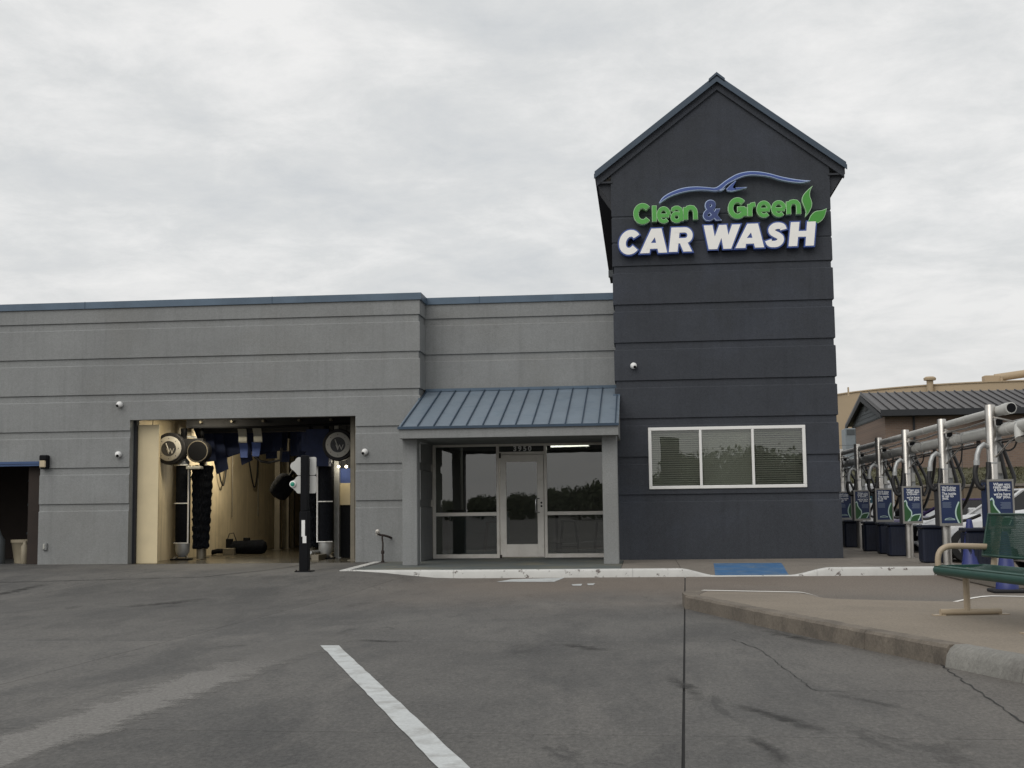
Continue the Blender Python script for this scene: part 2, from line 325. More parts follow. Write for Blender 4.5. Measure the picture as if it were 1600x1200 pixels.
# ghost of a blasted-off stripe: real pale patch on the concrete, ragged edge by alpha
def ghostmat(name, col, amt, k0, nsc, both=False):
    m = bpy.data.materials.new(name); m.use_nodes = True
    t = m.node_tree; N, L = t.nodes, t.links; b = N['Principled BSDF']; o = N['Material Output']
    b.inputs['Base Color'].default_value = (*col, 1); b.inputs['Roughness'].default_value = 0.85
    tr = N.new('ShaderNodeBsdfTransparent'); mxs = N.new('ShaderNodeMixShader')
    uv = N.new('ShaderNodeTexCoord'); sp = N.new('ShaderNodeSeparateXYZ'); L.new(uv.outputs['UV'], sp.inputs[0])
    def mth(op, a, bb=None, c=None, cl=False):
        x = N.new('ShaderNodeMath'); x.operation = op; x.use_clamp = cl
        for i, v in enumerate((a, bb, c)):
            if v is None: continue
            if isinstance(v, (int, float)): x.inputs[i].default_value = v
            else: L.new(v, x.inputs[i])
        return x.outputs[0]
    gi = N.new('ShaderNodeNewGeometry'); n = N.new('ShaderNodeTexNoise'); n.inputs['Scale'].default_value = nsc
    n.inputs['Detail'].default_value = 9; n.inputs['Roughness'].default_value = 0.72; L.new(gi.outputs['Position'], n.inputs['Vector'])
    d = mth('MULTIPLY', mth('ABSOLUTE', mth('SUBTRACT', sp.outputs[1], 0.5)), 2.0)
    e = mth('SUBTRACT', mth('ADD', mth('SUBTRACT', 1.0, d), mth('MULTIPLY', n.outputs[0], 2.2)), k0)
    a = mth('MULTIPLY', mth('MULTIPLY', e, 1.9, None, True), amt)
    fade = mth('MULTIPLY', mth('SUBTRACT', 1.0, sp.outputs[0]), 2.2, None, True)
    a = mth('MULTIPLY', a, fade)
    fn = N.new('ShaderNodeTexNoise'); fn.inputs['Scale'].default_value = 38; fn.inputs['Detail'].default_value = 9; fn.inputs['Roughness'].default_value = 0.9
    L.new(gi.outputs['Position'], fn.inputs['Vector']); fr_ = N.new('ShaderNodeValToRGB'); fr_.color_ramp.elements[0].position = 0.38; fr_.color_ramp.elements[1].position = 0.62
    fr_.color_ramp.elements[0].color = (*[v*0.5 for v in col], 1); fr_.color_ramp.elements[1].color = (*[v*1.35 for v in col], 1); L.new(fn.outputs[0], fr_.inputs[0]); L.new(fr_.outputs[0], b.inputs['Base Color'])
    if both: a = mth('MULTIPLY', a, mth('MULTIPLY', sp.outputs[0], 3.0, None, True))
    L.new(a, mxs.inputs[0]); L.new(tr.outputs[0], mxs.inputs[1]); L.new(b.outputs[0], mxs.inputs[2]); L.new(mxs.outputs[0], o.inputs[0])
    return m
M['ghost'] = ghostmat('worn_stripe_ghost', (0.215, 0.207, 0.195), 0.80, 1.08, 3.4)
M['stain'] = ghostmat('oil_stain', (0.026, 0.025, 0.024), 0.66, 1.68, 6.0, True)
M['scuff'] = ghostmat('pale_scuff', (0.17, 0.163, 0.152), 0.38, 1.5, 3.0, True)

# ------------------------------------------------------------------ mesh builder
C = scene.collection
class MB:
    def __init__(s): s.v = []; s.f = []; s.uv = None
    def add(s, vs, fs):
        o = len(s.v); s.v += [tuple(p) for p in vs]; s.f += [tuple(o + i for i in q) for q in fs]; return s
    def box(s, x0, x1, y0, y1, z0, z1):
        return s.add([(x0,y0,z0),(x1,y0,z0),(x1,y1,z0),(x0,y1,z0),(x0,y0,z1),(x1,y0,z1),(x1,y1,z1),(x0,y1,z1)],
                     [(0,3,2,1),(4,5,6,7),(0,1,5,4),(1,2,6,5),(2,3,7,6),(3,0,4,7)])
    def bbox(s, x0, x1, y0, y1, z0, z1, c=0.01):
        # box with chamfered edges
        c = min(c, (x1-x0)/2.01, (y1-y0)/2.01, (z1-z0)/2.01)
        X = (x0, x1); Y = (y0, y1); Z = (z0, z1); ids = {}; vs = []
        for i in (0, 1):
            for j in (0, 1):
                for k in (0, 1):
                    ix, iy, iz = (c if i == 0 else -c), (c if j == 0 else -c), (c if k == 0 else -c)
                    for a, p in enumerate(((X[i], Y[j]+iy, Z[k]+iz), (X[i]+ix, Y[j], Z[k]+iz), (X[i]+ix, Y[j]+iy, Z[k]))):
                        ids[i, j, k, a] = len(vs); vs.append(p)
        fs = []
        for i in (0, 1): fs.append([ids[i,0,0,0], ids[i,1,0,0], ids[i,1,1,0], ids[i,0,1,0]])
        for j in (0, 1): fs.append([ids[0,j,0,1], ids[1,j,0,1], ids[1,j,1,1], ids[0,j,1,1]])
        for k in (0, 1): fs.append([ids[0,0,k,2], ids[1,0,k,2], ids[1,1,k,2], ids[0,1,k,2]])
        for j in (0, 1):
            for k in (0, 1): fs.append([ids[0,j,k,1], ids[1,j,k,1], ids[1,j,k,2], ids[0,j,k,2]])
        for i in (0, 1):
            for k in (0, 1): fs.append([ids[i,0,k,0], ids[i,1,k,0], ids[i,1,k,2], ids[i,0,k,2]])
            for j in (0, 1): fs.append([ids[i,j,0,0], ids[i,j,1,0], ids[i,j,1,1], ids[i,j,0,1]])
        for i in (0, 1):
            for j in (0, 1):
                for k in (0, 1): fs.append([ids[i,j,k,0], ids[i,j,k,1], ids[i,j,k,2]])
        cx = Vector(((x0+x1)/2, (y0+y1)/2, (z0+z1)/2)); o2 = []
        for q in fs:
            n = (Vector(vs[q[1]])-Vector(vs[q[0]])).cross(Vector(vs[q[2]])-Vector(vs[q[0]]))
            mid = sum((Vector(vs[i]) for i in q), Vector())/len(q)
            o2.append(q if n.dot(mid-cx) > 0 else q[::-1])
        return s.add(vs, o2)
    def prism(s, pts, y0, y1):
        # outline in X, Z (counter-clockwise seen from -Y), extruded along Y
        n = len(pts); vs = [(x, y0, z) for x, z in pts] + [(x, y1, z) for x, z in pts]
        fs = [tuple(range(n)), tuple(range(2*n-1, n-1, -1))] + [(i, i+n, (i+1) % n + n, (i+1) % n) for i in range(n)]
        return s.add(vs, fs)
    def prismz(s, pts, z0, z1):
        n = len(pts); vs = [(x, y, z0) for x, y in pts] + [(x, y, z1) for x, y in pts]
        fs = [tuple(range(n-1, -1, -1)), tuple(range(n, 2*n))] + [(i, (i+1) % n, (i+1) % n + n, i+n) for i in range(n)]
        return s.add(vs, fs)
    def prismx(s, pts, x0, x1):
        # outline in Y, Z extruded along X
        n = len(pts); vs = [(x0, y, z) for y, z in pts] + [(x1, y, z) for y, z in pts]
        fs = [tuple(range(n)), tuple(range(2*n-1, n-1, -1))] + [(i, i+n, (i+1) % n + n, (i+1) % n) for i in range(n)]
        return s.add(vs, fs)
    def tube(s, path, r, n=12, cap=True):
        P = [Vector(p) for p in path]; rs = r if isinstance(r, (list, tuple)) else [r]*len(P)
        rings = []; t0 = (P[1]-P[0]).normalized(); u = t0.orthogonal().normalized()
        for i, p in enumerate(P):
            t = ((P[min(i+1, len(P)-1)]-P[i]).normalized() + (P[i]-P[max(i-1, 0)]).normalized()).normalized() if 0 < i < len(P)-1 else ((P[1]-P[0]) if i == 0 else (P[-1]-P[-2])).normalized()
            u = (u - t*u.dot(t)).normalized(); w_ = t.cross(u)
            rings.append([p + (u*math.cos(2*math.pi*k/n) + w_*math.sin(2*math.pi*k/n))*rs[i] for k in range(n)])
        vs = [q for rg in rings for q in rg]; fs = []
        for i in range(len(P)-1):
            for k in range(n): fs.append((i*n+k, i*n+(k+1) % n, (i+1)*n+(k+1) % n, (i+1)*n+k))
        if cap: fs.append(tuple(range(n-1, -1, -1))); fs.append(tuple((len(P)-1)*n+k for k in range(n)))
        return s.add(vs, fs)
    def lathe(s, prof, c, axis='Z', n=20):
        # prof: list of (r, h) along axis from c
        vs = []; fs = []; c = Vector(c)
        ax = {'Z': (Vector((1,0,0)), Vector((0,1,0)), Vector((0,0,1))), 'Y': (Vector((1,0,0)), Vector((0,0,1)), Vector((0,-1,0))), 'X': (Vector((0,1,0)), Vector((0,0,1)), Vector((1,0,0)))}[axis]
        for r, h in prof:
            for k in range(n):
                a = 2*math.pi*k/n; vs.append(c + ax[0]*r*math.cos(a) + ax[1]*r*math.sin(a) + ax[2]*h)
        for i in range(len(prof)-1):
            for k in range(n): fs.append((i*n+k, i*n+(k+1) % n, (i+1)*n+(k+1) % n, (i+1)*n+k))
        fs.append(tuple(range(n-1, -1, -1))); fs.append(tuple((len(prof)-1)*n+k for k in range(n)))
        return s.add(vs, fs)
    def build(s, name, m, parent=None, smooth=False, recalc=True, loc=None):
        me = bpy.data.meshes.new(name); me.from_pydata(s.v, [], s.f); me.update()
        if recalc:
            import bmesh
            b = bmesh.new(); b.from_mesh(me); bmesh.ops.recalc_face_normals(b, faces=b.faces); b.to_mesh(me); b.free()
        if smooth:
            me.polygons.foreach_set('use_smooth', [True]*len(me.polygons))
            try: me.set_sharp_from_angle(angle=R(38))
            except Exception: pass
        me.materials.append(M[m] if isinstance(m, str) else m)
        return link(name, me, parent)
def link(name, me, parent=None):
    o = bpy.data.objects.new(name, me); C.objects.link(o)
    if parent is not None:
        o.parent = parent; o.matrix_parent_inverse = pinv(parent)
    return o
def wmat(o):
    m = Matrix.LocRotScale(o.location, o.rotation_euler, o.scale)
    return (wmat(o.parent) @ o.matrix_parent_inverse @ m) if o.parent else m
def pinv(p): return wmat(p).inverted()
def tag(o, label=None, cat=None, group=None, kind=None):
    for k, v in (('label', label), ('category', cat), ('group', group), ('kind', kind)):
        if v: o[k] = v
    return o
def thing(name, label, cat, loc=(0, 0, 0), group=None):
    o = bpy.data.objects.new(name, None); o.empty_display_size = 0.2; C.objects.link(o); o.location = loc
    return tag(o, label, cat, group)
def copy_tree(o, parent=None):
    c = o.copy(); C.objects.link(c)
    if parent is not None: c.parent = parent
    for ch in list(o.children): copy_tree(ch, c)
    return c
def smooth01(x): x = max(0.0, min(1.0, x)); return x*x*(3-2*x)
def arc(c, r, a0, a1, n, f):
    return [f(c, r, R(a0 + (a1-a0)*i/n)) for i in range(n+1)]
_fc = {}
def glyph(ch, offset=0.0, shear=0.0, extrude=0.0):
    """mesh of one letter in the built-in font, x right, y up, extruded along z"""
    key = (ch, offset, shear, extrude)
    if key in _fc: return _fc[key]
    cu = bpy.data.curves.new('glyph', 'FONT'); cu.body = ch; cu.offset = offset; cu.shear = shear; cu.extrude = extrude
    cu.resolution_u = 6
    o = bpy.data.objects.new('glyph', cu); C.objects.link(o)
    dg = bpy.context.evaluated_depsgraph_get(); me = bpy.data.meshes.new_from_object(o.evaluated_get(dg))
    vs = [tuple(v.co) for v in me.vertices]; fs = [tuple(p.vertices) for p in me.polygons]
    bpy.data.objects.remove(o); bpy.data.meshes.remove(me); bpy.data.curves.remove(cu)
    _fc[key] = (vs, fs); return _fc[key]
def text_mb(mb, txt, x, y, z, size, off=0.0, align='L', ext=0.001, maxw=None):
    """text facing -Y, baseline start (x, z) on plane y"""
    vs, fs = glyph(txt, off, 0.0, ext / size)
    if not vs: return 0
    x0 = min(v[0] for v in vs); x1 = max(v[0] for v in vs); sx = size
    if maxw and (x1-x0)*size > maxw: sx = maxw/(x1-x0)
    dx = -x0*sx if align == 'L' else (-x1*sx if align == 'R' else -(x0+x1)/2*sx)
    mb.add([(x + dx + v[0]*sx, y - v[2]*size, z + v[1]*size) for v in vs], fs)

# ================================================================== the ground
SW = 0.13                                   # sidewalk height
def gz(x, y):                               # the lot rises gently to the wash bay
    return 0.122 * smooth01((y - 17.0) / 4.6) * smooth01((-3.2 - x) / 1.8)
g = MB(); g.add([(-400, -300, -0.03), (400, -300, -0.03), (400, 500, -0.03), (-400, 500, -0.03)], [(0, 1, 2, 3)])
tag(g.build('ground', mat('far_ground', (0.08, 0.077, 0.073), 0.9, var=0.2, vscale=0.3), recalc=False), kind='structure')
lot = tag(MB().add([(-24, -9, -0.012), (24, -9, -0.012), (24, 50, -0.012), (-24, 50, -0.012)], [(0, 1, 2, 3)]).build('parking_lot', 'joint', recalc=False), kind='structure')
K = 0.0325
def uv2(u, v): return (u + K * v, v - K * u)
US = [-18.46, -13.86, -9.25, -4.65, -0.04, 4.57, 9.2, 13.8]
VS = [-7.2, -2.6, 2.0, 6.65, 11.2, 15.75, 20.35, 25.25, 30.0, 34.8, 39.6, 44.0]
def slab(u0, u1, v0, v1, w0=0.003, w1=0.003):
    b = MB(); nu = max(2, int((u1-u0)/0.45)); nv = max(2, int((v1-v0)/0.45))
    us = [u0 + w0 + (u1-u0-w0-w1)*i/nu for i in range(nu+1)]; vv = [v0+0.003 + (v1-v0-0.006)*j/nv for j in range(nv+1)]
    ids = {}
    for j, v in enumerate(vv):
        for i, u in enumerate(us):
            x, y = uv2(u, v); ids[i, j] = len(b.v); b.v.append((x, y, gz(x, y)))
    for j in range(nv):
        for i in range(nu): b.f.append((ids[i, j], ids[i+1, j], ids[i+1, j+1], ids[i, j+1]))
    # skirt
    loop = [(i, 0) for i in range(nu)] + [(nu, j) for j in range(nv)] + [(i, nv) for i in range(nu, 0, -1)] + [(0, j) for j in range(nv, 0, -1)]
    low = {}
    for q in loop:
        x, y, z = b.v[ids[q]]; low[q] = len(b.v); b.v.append((x, y, z - 0.05))
    for a, q in enumerate(loop):
        q2 = loop[(a+1) % len(loop)]; b.f.append((ids[q2], ids[q], low[q], low[q2]))
    return b
for i in range(len(US)-1):
    for j in range(len(VS)-1):
        if US[i] < 4 and VS[j] > 24: continue
        w0 = 0.008 if abs(US[i]+0.04) < 0.01 else 0.003; w1 = 0.008 if abs(US[i+1]+0.04) < 0.01 else 0.003
        slab(US[i], US[i+1], VS[j], VS[j+1], w0, w1).build('slab', 'lot', lot, recalc=False)
def ribbon(pts, wid, z=0.004, zf=gz, uv=False):
    b = MB(); n = len(pts); L_ = []; uvs = []
    for i, p in enumerate(pts):
        a = Vector(pts[max(i-1, 0)]); c = Vector(pts[min(i+1, n-1)]); d = (c-a).normalized(); nn = Vector((-d.y, d.x))
        w_ = wid[i] if isinstance(wid, list) else wid
        for s in (1, -1):
            q = Vector(p) + nn*w_*0.5*s; b.v.append((q.x, q.y, zf(q.x, q.y) + z))
    for i in range(n-1): b.f.append((2*i, 2*i+1, 2*i+3, 2*i+2))
    return b
# curved drain joint before the wash bay, cracks
def dense(pts, st=0.25):
    o = []
    for a, b_ in zip(pts, pts[1:]):
        a, b_ = Vector(a), Vector(b_); n = max(1, int((b_-a).length/st))
        o += [tuple(a + (b_-a)*i/n) for i in range(n)]
    return o + [tuple(pts[-1])]
ribbon(dense([(-14, 19.0), (-10.23, 19.68), (-8.05, 20.17), (-7.14, 20.45), (-6.85, 21.2), (-6.72, 21.9), (-6.6, 22.6), (-6.55, 23.3), (-6.5, 25.2)]), 0.035, 0.006).build('drain_joint', 'joint', lot, recalc=False)
rnd = random.Random(4)
def crack(pts, wd):
    d = dense(pts, 0.08); d = [(x + rnd.uniform(-.012, .012), y + rnd.uniform(-.012, .012)) for x, y in d]
    ribbon(d, [wd*rnd.uniform(0.4, 1.2) for _ in d], 0.004).build('crack', 'joint', lot, recalc=False)
crack([(0.74, 11.4), (0.9, 10.6), (0.98, 9.2), (1.04, 8.25)], 0.008)
crack([(1.04, 8.25), (1.5, 8.26), (1.98, 8.25)], 0.006)
crack([(2.10, 9.72), (2.02, 8.2), (1.96, 7.09), (1.9, 5.5)], 0.012)
crack([(1.35, 11.0), (1.62, 11.1), (1.95, 11.0)], 0.008)
# painted stripe, ghost of an older one, paint patches by the kerb
sp_ = MB(); A, B = atZ(501, 1009, 0), atZ(529, 1009, 0); Cc, D = atZ(684, 1200, 0), atZ(733, 1200, 0)
A2, B2 = A + (Cc-A)*2.0, B + (D-B)*2.0
nst = 60; rs = random.Random(8)
for i in range(nst+1):
    for p, q in ((A, A2), (B, B2)):
        v = p + (q-p)*i/nst; sp_.v.append((v.x + rs.uniform(-.004, .004), v.y, 0.004))
for i in range(nst): sp_.f.append((2*i, 2*i+2, 2*i+3, 2*i+1))
tag(sp_.build('painted_stripe', 'paintline', recalc=False), kind='structure')
def ghost(pts, wd, nm='worn_stripe', m='ghost', z=0.003):
    b = ribbon(pts, wd, z); o = b.build(nm, m, recalc=False)
    me = o.data; ul = me.uv_layers.new(name='UVMap'); n = len(pts)
    for lp in me.loops:
        k = lp.vertex_index; ul.data[lp.index].uv = ((k//2)/(n-1), 1.0 - (k % 2))
    tag(o, kind='structure')
gp = [atZ(x, y, 0) for x, y in ((-260, 1265), (0, 1172), (120, 1135), (230, 1095), (330, 1058), (420, 1028), (500, 1005), (560, 990))]
ghost(dense([(p.x, p.y) for p in gp], 0.2), 0.66)
for k, (pa, pb, wd) in enumerate((((1140, 1098), (1300, 1150), 0.30), ((1190, 985), (1300, 1010), 0.45), ((870, 1006), (955, 1018), 0.5), ((-40, 935), (75, 918), 0.7), ((1165, 1150), (1225, 1200), 0.22), ((560, 1000), (640, 1003), 0.4), ((1040, 1055), (1095, 1100), 0.3), ((180, 950), (330, 935), 0.9), ((1300, 1085), (1420, 1110), 0.25))):
    a, c = atZ(*pa, 0), atZ(*pb, 0); ghost(dense([(a.x, a.y), ((a.x+c.x)/2+0.06, (a.y+c.y)/2-0.08), (c.x, c.y)], 0.08), wd, 'oil_stain', 'stain', 0.004+0.0003*k)
pm = MB()
pm.add([tuple(atZ(x, y, 0.004)) for x, y in ((776, 909), (866, 909), (882, 902.5), (800, 905))], [(0, 1, 2, 3)])
tag(pm.build('paint_patch', 'paintline'), kind='structure')
for q in (((893, 913), (910, 912), (908, 915), (895, 915)), ((917, 912), (930, 911), (927, 914), (919, 914))):
    tag(MB().add([tuple(atZ(x, y, 0.004)) for x, y in q], [(0, 1, 2, 3)]).build('paint_patch', 'paintline'), kind='structure')

# ---- sidewalk with dropped kerb
KY = 21.5
def dip(x): return smooth01((x - 0.55) / 0.65) * (1 - smooth01((x - 2.35) / 0.7))
def sz(x, y): return SW - 0.122 * dip(x) * (1 - smooth01((y - KY) / 1.9))
def kline(x): return KY + (max(0.0, -3.2 - x) / 1.85) * 0.24
sw = tag(MB().box(-4.9, 4.5, 22.2, 25.3, -0.02, 0.0045).build('sidewalk', 'joint'), kind='structure')
def walk(x0, x1, y0, y1, m, name='slab', follow=False, g_=0.004):
    b = MB(); nx = max(2, int((x1-x0)/0.12)); ny = max(2, int((y1-y0)/0.2)); ids = {}
    for j in range(ny+1):
        for i in range(nx+1):
            x = x0+g_ + (x1-x0-2*g_)*i/nx; ya = (kline(x)+0.148) if follow else y0+g_
            y = ya + (y1-g_-ya)*j/ny; ids[i, j] = len(b.v); b.v.append((x, y, sz(x, y)))
    for j in range(ny):
        for i in range(nx): b.f.append((ids[i, j], ids[i+1, j], ids[i+1, j+1], ids[i, j+1]))
    loop = [(i, 0) for i in range(nx)] + [(nx, j) for j in range(ny)] + [(i, ny) for i in range(nx, 0, -1)] + [(0, j) for j in range(ny, 0, -1)]
    low = {}
    for q in loop: low[q] = len(b.v); b.v.append((*b.v[ids[q]][:2], 0.001))
    for a, q in enumerate(loop): q2 = loop[(a+1) % len(loop)]; b.f.append((ids[q2], ids[q], low[q], low[q2]))
    return b.build(name, m, sw, recalc=False)
walk(-5.05, -4.44, 21.6, 25.38, 'porch', follow=True)
walk(-4.44, -0.40, 21.6, 27.2, 'porch', follow=True)
walk(-0.40, 0.60, 21.6, 25.36, 'walk', follow=True)
walk(0.60, 2.30, 21.6, 25.36, 'walk', follow=True)
walk(2.30, 3.86, 21.6, 25.36, 'walk', follow=True)
walk(3.86, 4.70, 21.6, 27.0, 'walk', follow=True)
for y in (27.0, 31.0): walk(3.86, 4.70, y, y+4.0, 'walk')
bp_ = MB(); nx, ny = 14, 12
for j in range(ny+1):
    for i in range(nx+1):
        f = j/ny; x = (1.16 + 0.07*f) + (2.36 + 0.06*f - 1.16 - 0.07*f)*i/nx; y = KY + 0.155 + (23.42-KY-0.155)*f; bp_.v.append((x, y, sz(x, y)+0.005))
for j in range(ny):
    for i in range(nx): bp_.f.append((j*(nx+1)+i, j*(nx+1)+i+1, (j+1)*(nx+1)+i+1, (j+1)*(nx+1)+i))
tag(bp_.build('ramp_paint', 'bluepaint', sw, recalc=False), label='blue painted dropped-kerb ramp')
# white painted kerb in cast lengths
kb = thing('kerb', 'white painted chipped concrete kerb along the shop sidewalk', 'kerb', (0, KY, 0))
def kerb_piece(x0, x1, m):
    b = MB(); n = max(2, int((x1-x0)/0.08)); prof = [(0.0, -0.03), (0.004, -0.02), (0.012, -0.006), (0.03, 0.0), (0.146, 0.0)]
    for i in range(n+1):
        x = x0+0.002 + (x1-x0-0.004)*i/n; yk = kline(x); h = sz(x, yk) + 0.006
        zb = gz(x, yk) - 0.03
        b.v += [(x, yk, min(zb, h-0.035))] + [(x, yk+d, h+z) for d, z in prof] + [(x, yk+0.146, 0.0)]
    k = len(prof)+2
    for i in range(n):
        for a in range(k): b.f.append((i*k+a, (i+1)*k+a, (i+1)*k+(a+1) % k, i*k+(a+1) % k))
    b.f.append(tuple(range(k))); b.f.append(tuple(n*k+a for a in range(k-1, -1, -1)))
    return b.build('kerb_length', m, kb, smooth=True)
for x0, x1 in zip([-5.05, -3.2, -0.2, 2.8], [-3.2, -0.2, 2.8, 4.70]): kerb_piece(x0, x1, 'kerbwhite')
b = MB(); b.prismz([(-5.21, 21.75), (-5.055, 21.75), (-5.22, 25.38), (-5.375, 25.38)], 0.0, SW+0.006); b.build('kerb_length', 'kerbwhite', kb)

# ---- concrete strip that carries the vacuum posts
vs_ = tag(MB().bbox(4.705, 5.35, 17.9, 36.0, 0.0, SW, 0.02).build('vacuum_island', 'walk'), kind='structure')

# ---- island with the bench: dropped edge on the far side
I = [(0.446, 14.83), (1.05, 12.75), (1.732, 10.60), (2.125, 9.495)]
isl = tag(MB().prismz([(0.60, 14.9), (1.87, 10.75), (2.3, 9.5), (2.9, 7.6), (3.4, 6.0), (7.0, 5.5), (7.0, 13.0), (4.04, 14.2), (1.2, 15.3), (0.7, 15.4)], -0.02, 0.02).build('island', 'kerb'), kind='structure')
IE0, IE1 = Vector((0.62, 15.72)), Vector((7.0, 13.2))            # far edge line
def far_edge(x): return IE0.y + (IE1.y-IE0.y)*(x-IE0.x)/(IE1.x-IE0.x)
NE = [(0.446, 14.83), (1.05, 12.75), (1.732, 10.60), (2.125, 9.495), (2.411, 8.644), (3.3, 6.0)]
def near_x(y):
    for (xa, ya), (xb, yb) in zip(NE, NE[1:]):
        if yb <= y <= ya: return xa + (xb-xa)*(ya-y)/(ya-yb)
    return NE[-1][0] if y < NE[-1][1] else NE[0][0]
IZ = 0.15
def idip(x): return smooth01((x-1.75)/0.55) * (1 - smooth01((x-3.0)/0.75))
def iz(x, y): return IZ - 0.14*idip(x)*(1 - smooth01((far_edge(x)-y)/1.1))
b = MB(); NX, NY = 64, 60; ids = {}
for j in range(NY+1):
    t = j/NY
    for i in range(NX+1):
        s = i/NX; xf = 0.60 + 6.4*s; yf = far_edge(xf) - 0.0
        # blend near edge (kerb back) to far edge
        yn = 14.75 + (6.0-14.75)*min(1, s*1.05); yn = max(yn, 6.0); xn = near_x(yn) + 0.15
        x = xn + (xf-xn)*t; y = yn + (yf-yn)*t
        ids[i, j] = len(b.v); b.v.append((x, y, iz(x, y)))
for j in range(NY):
    for i in range(NX): b.f.append((ids[i, j], ids[i+1, j], ids[i+1, j+1], ids[i, j+1]))
base = len(b.v)
for i in range(NX+1): x, y, z = b.v[ids[i, NY]]; b.v.append((x, y + 0.004, -0.02))
for i in range(NX): b.f.append((ids[i, NY], ids[i+1, NY], base+i+1, base+i))
b.build('top_surface', 'island', isl, recalc=False, smooth=True)
# white edge line on the far side where the kerb stands up and round the ramp
def edge_line(x0, x1):
    pts = [(x0 + (x1-x0)*i/40, far_edge(x0 + (x1-x0)*i/40) - 0.06) for i in range(41)]
    ribbon(pts, 0.11, 0.005, iz).build('edge_line', 'kerbline', isl, recalc=False)
edge_line(0.68, 2.02); edge_line(2.35, 6.0)
# near kerb cast in lengths
def near_kerb(pa, pb, m, r=0.015, round_=False):
    a, c = Vector(pa), Vector(pb); d = (c-a).normalized(); n = Vector((-d.y, d.x))
    if n.x < 0: n = -n
    prof = [(0, -0.02), (0.0, IZ-0.02), (0.02, IZ+0.002), (0.16, IZ+0.002), (0.16, -0.02)]
    if round_: prof = [(-0.03, -0.02), (-0.01, IZ-0.07), (0.02, IZ-0.02), (0.06, IZ+0.002), (0.16, IZ+0.003), (0.16, -0.02)]
    b = MB(); a = a + d*0.003; c = c - d*0.003; k = len(prof)
    nseg = max(1, int((c-a).length/0.1)); rr = random.Random(int(pa[0]*100))
    for i in range(nseg+1):
        p = a + (c-a)*i/nseg
        for o, z in prof: b.v.append((p.x + n.x*o, p.y + n.y*o, z + (rr.uniform(-.003, .002) if z > 0.1 else 0)))
    for i in range(nseg):
        for q in range(k): b.f.append((i*k+q, (i+1)*k+q, (i+1)*k+(q+1) % k, i*k+(q+1) % k))
    b.f.append(tuple(range(k))); b.f.append(tuple(nseg*k+q for q in range(k-1, -1, -1)))
    b.build('kerb_length', m, isl, smooth=True)
for a, c in zip(NE[:3], NE[1:4]): near_kerb(a, c, 'kerb')
near_kerb(NE[3], NE[4], 'kerb_grey', round_=True); near_kerb(NE[4], NE[5], 'kerb_grey', round_=True)
b = MB(); b.prismz([(0.446, 14.835), (0.60, 14.88), (0.76, 15.66), (0.62, 15.72), (0.50, 15.60), (0.43, 15.3)], -0.02, IZ+0.002); b.build('kerb_length', 'kerb', isl)

# ================================================================== the building
WY, SY, GY = 25.4, 26.1, 26.8               # main wall, set-back wall, shop front
bld = thing('car_wash_building', 'grey stucco car wash building with open wash bay and slate blue gabled tower', 'building', (-4, 27, 0))
def offpath(path, d):
    """rectilinear plan path moved inwards (to the left of travel) by d"""
    n = len(path); out_ = []
    P = [Vector(p) for p in path]
    for i in range(n):
        a = (P[i]-P[i-1]).normalized() if i > 0 else None; c = (P[i+1]-P[i]).normalized() if i < n-1 else None
        na = Vector((-a.y, a.x)) if a else None; nc = Vector((-c.y, c.x)) if c else None
        if na is None: o = nc*d
        elif nc is None: o = na*d
        else: o = (na+nc)*(d/(1+na.dot(nc)))
        out_.append(P[i]+o)
    return out_
def band(path, z0, z1, m, recess=True, thick=0.22, rec=0.03, h=0.14, name='wall_band', parent=None):
    if recess: prof = [(0, z0), (0, z1-h-0.02), (rec, z1-h), (rec, z1), (thick, z1), (thick, z0)]
    else: prof = [(0, z0), (0, z1), (thick, z1), (thick, z0)]
    b = MB(); k = len(prof); rows = [offpath(path, d) for d, z in prof]; n = len(path)
    for i in range(n):
        for a in range(k): p = rows[a][i]; b.v.append((p.x, p.y, prof[a][1]))
    for i in range(n-1):
        for a in range(k): b.f.append((i*k+a, (i+1)*k+a, (i+1)*k+(a+1) % k, i*k+(a+1) % k))
    b.f.append(tuple(range(k))); b.f.append(tuple((n-1)*k+a for a in range(k-1, -1, -1)))
    return b.build(name, m, parent or bld)
XA, XB0, XB1, XC, XT0, XT1 = -12.41, -10.49, -5.76, -4.434, -0.515, 3.815
XL = -19.0
lowC = [(XB1, WY), (XC, WY), (XC, GY+0.06)]
mid = [(XA, WY), (XB0, WY)]
G_ = [0.0, 1.358, 2.10, 2.853, 3.604, 4.36, 5.11, 5.42]
for z0, z1 in zip(G_[:2], G_[1:3]):
    band(mid, z0, z1, 'stucco'); band(lowC, z0, z1, 'stucco')
band(mid, 2.10, 2.245, 'stucco', False); band([(XL, WY), (XB0, WY)], 2.245, 2.853, 'stucco'); band(lowC, 2.10, 2.853, 'stucco')
band([(XL, WY), (XB0, WY)], 2.853, 3.065, 'stucco', False); band(lowC, 2.853, 3.065, 'stucco', False)
band([(XL, WY), (XC, WY), (XC, GY+0.06)], 3.065, 3.604, 'stucco')
full = [(XL, WY), (XC, WY), (XC, SY), (XT0+0.12, SY)]
for z0, z1 in zip(G_[4:7], G_[5:8]): band(full, z0, z1, 'stucco', recess=(z1 < 5.3))
cop = band([(XL, WY-0.035), (XC+0.035, WY-0.035), (XC+0.035, SY-0.035), (XT0+0.03, SY-0.035)], 5.405, 5.545, 'coping', False, 0.32, name='coping')
for x in (-15.5, -11.5, -7.5): MB().box(x, x+0.012, WY-0.039, WY+0.2, 5.403, 5.549).build('coping_joint', 'seam', cop)
MB().box(-3.3, -3.288, SY-0.039, SY+0.2, 5.403, 5.549).build('coping_joint', 'seam', cop)
MB().box(XL, XT0+0.02, 26.45, 37, 4.9, 5.0).build('flat_roof', 'roofdark', bld)
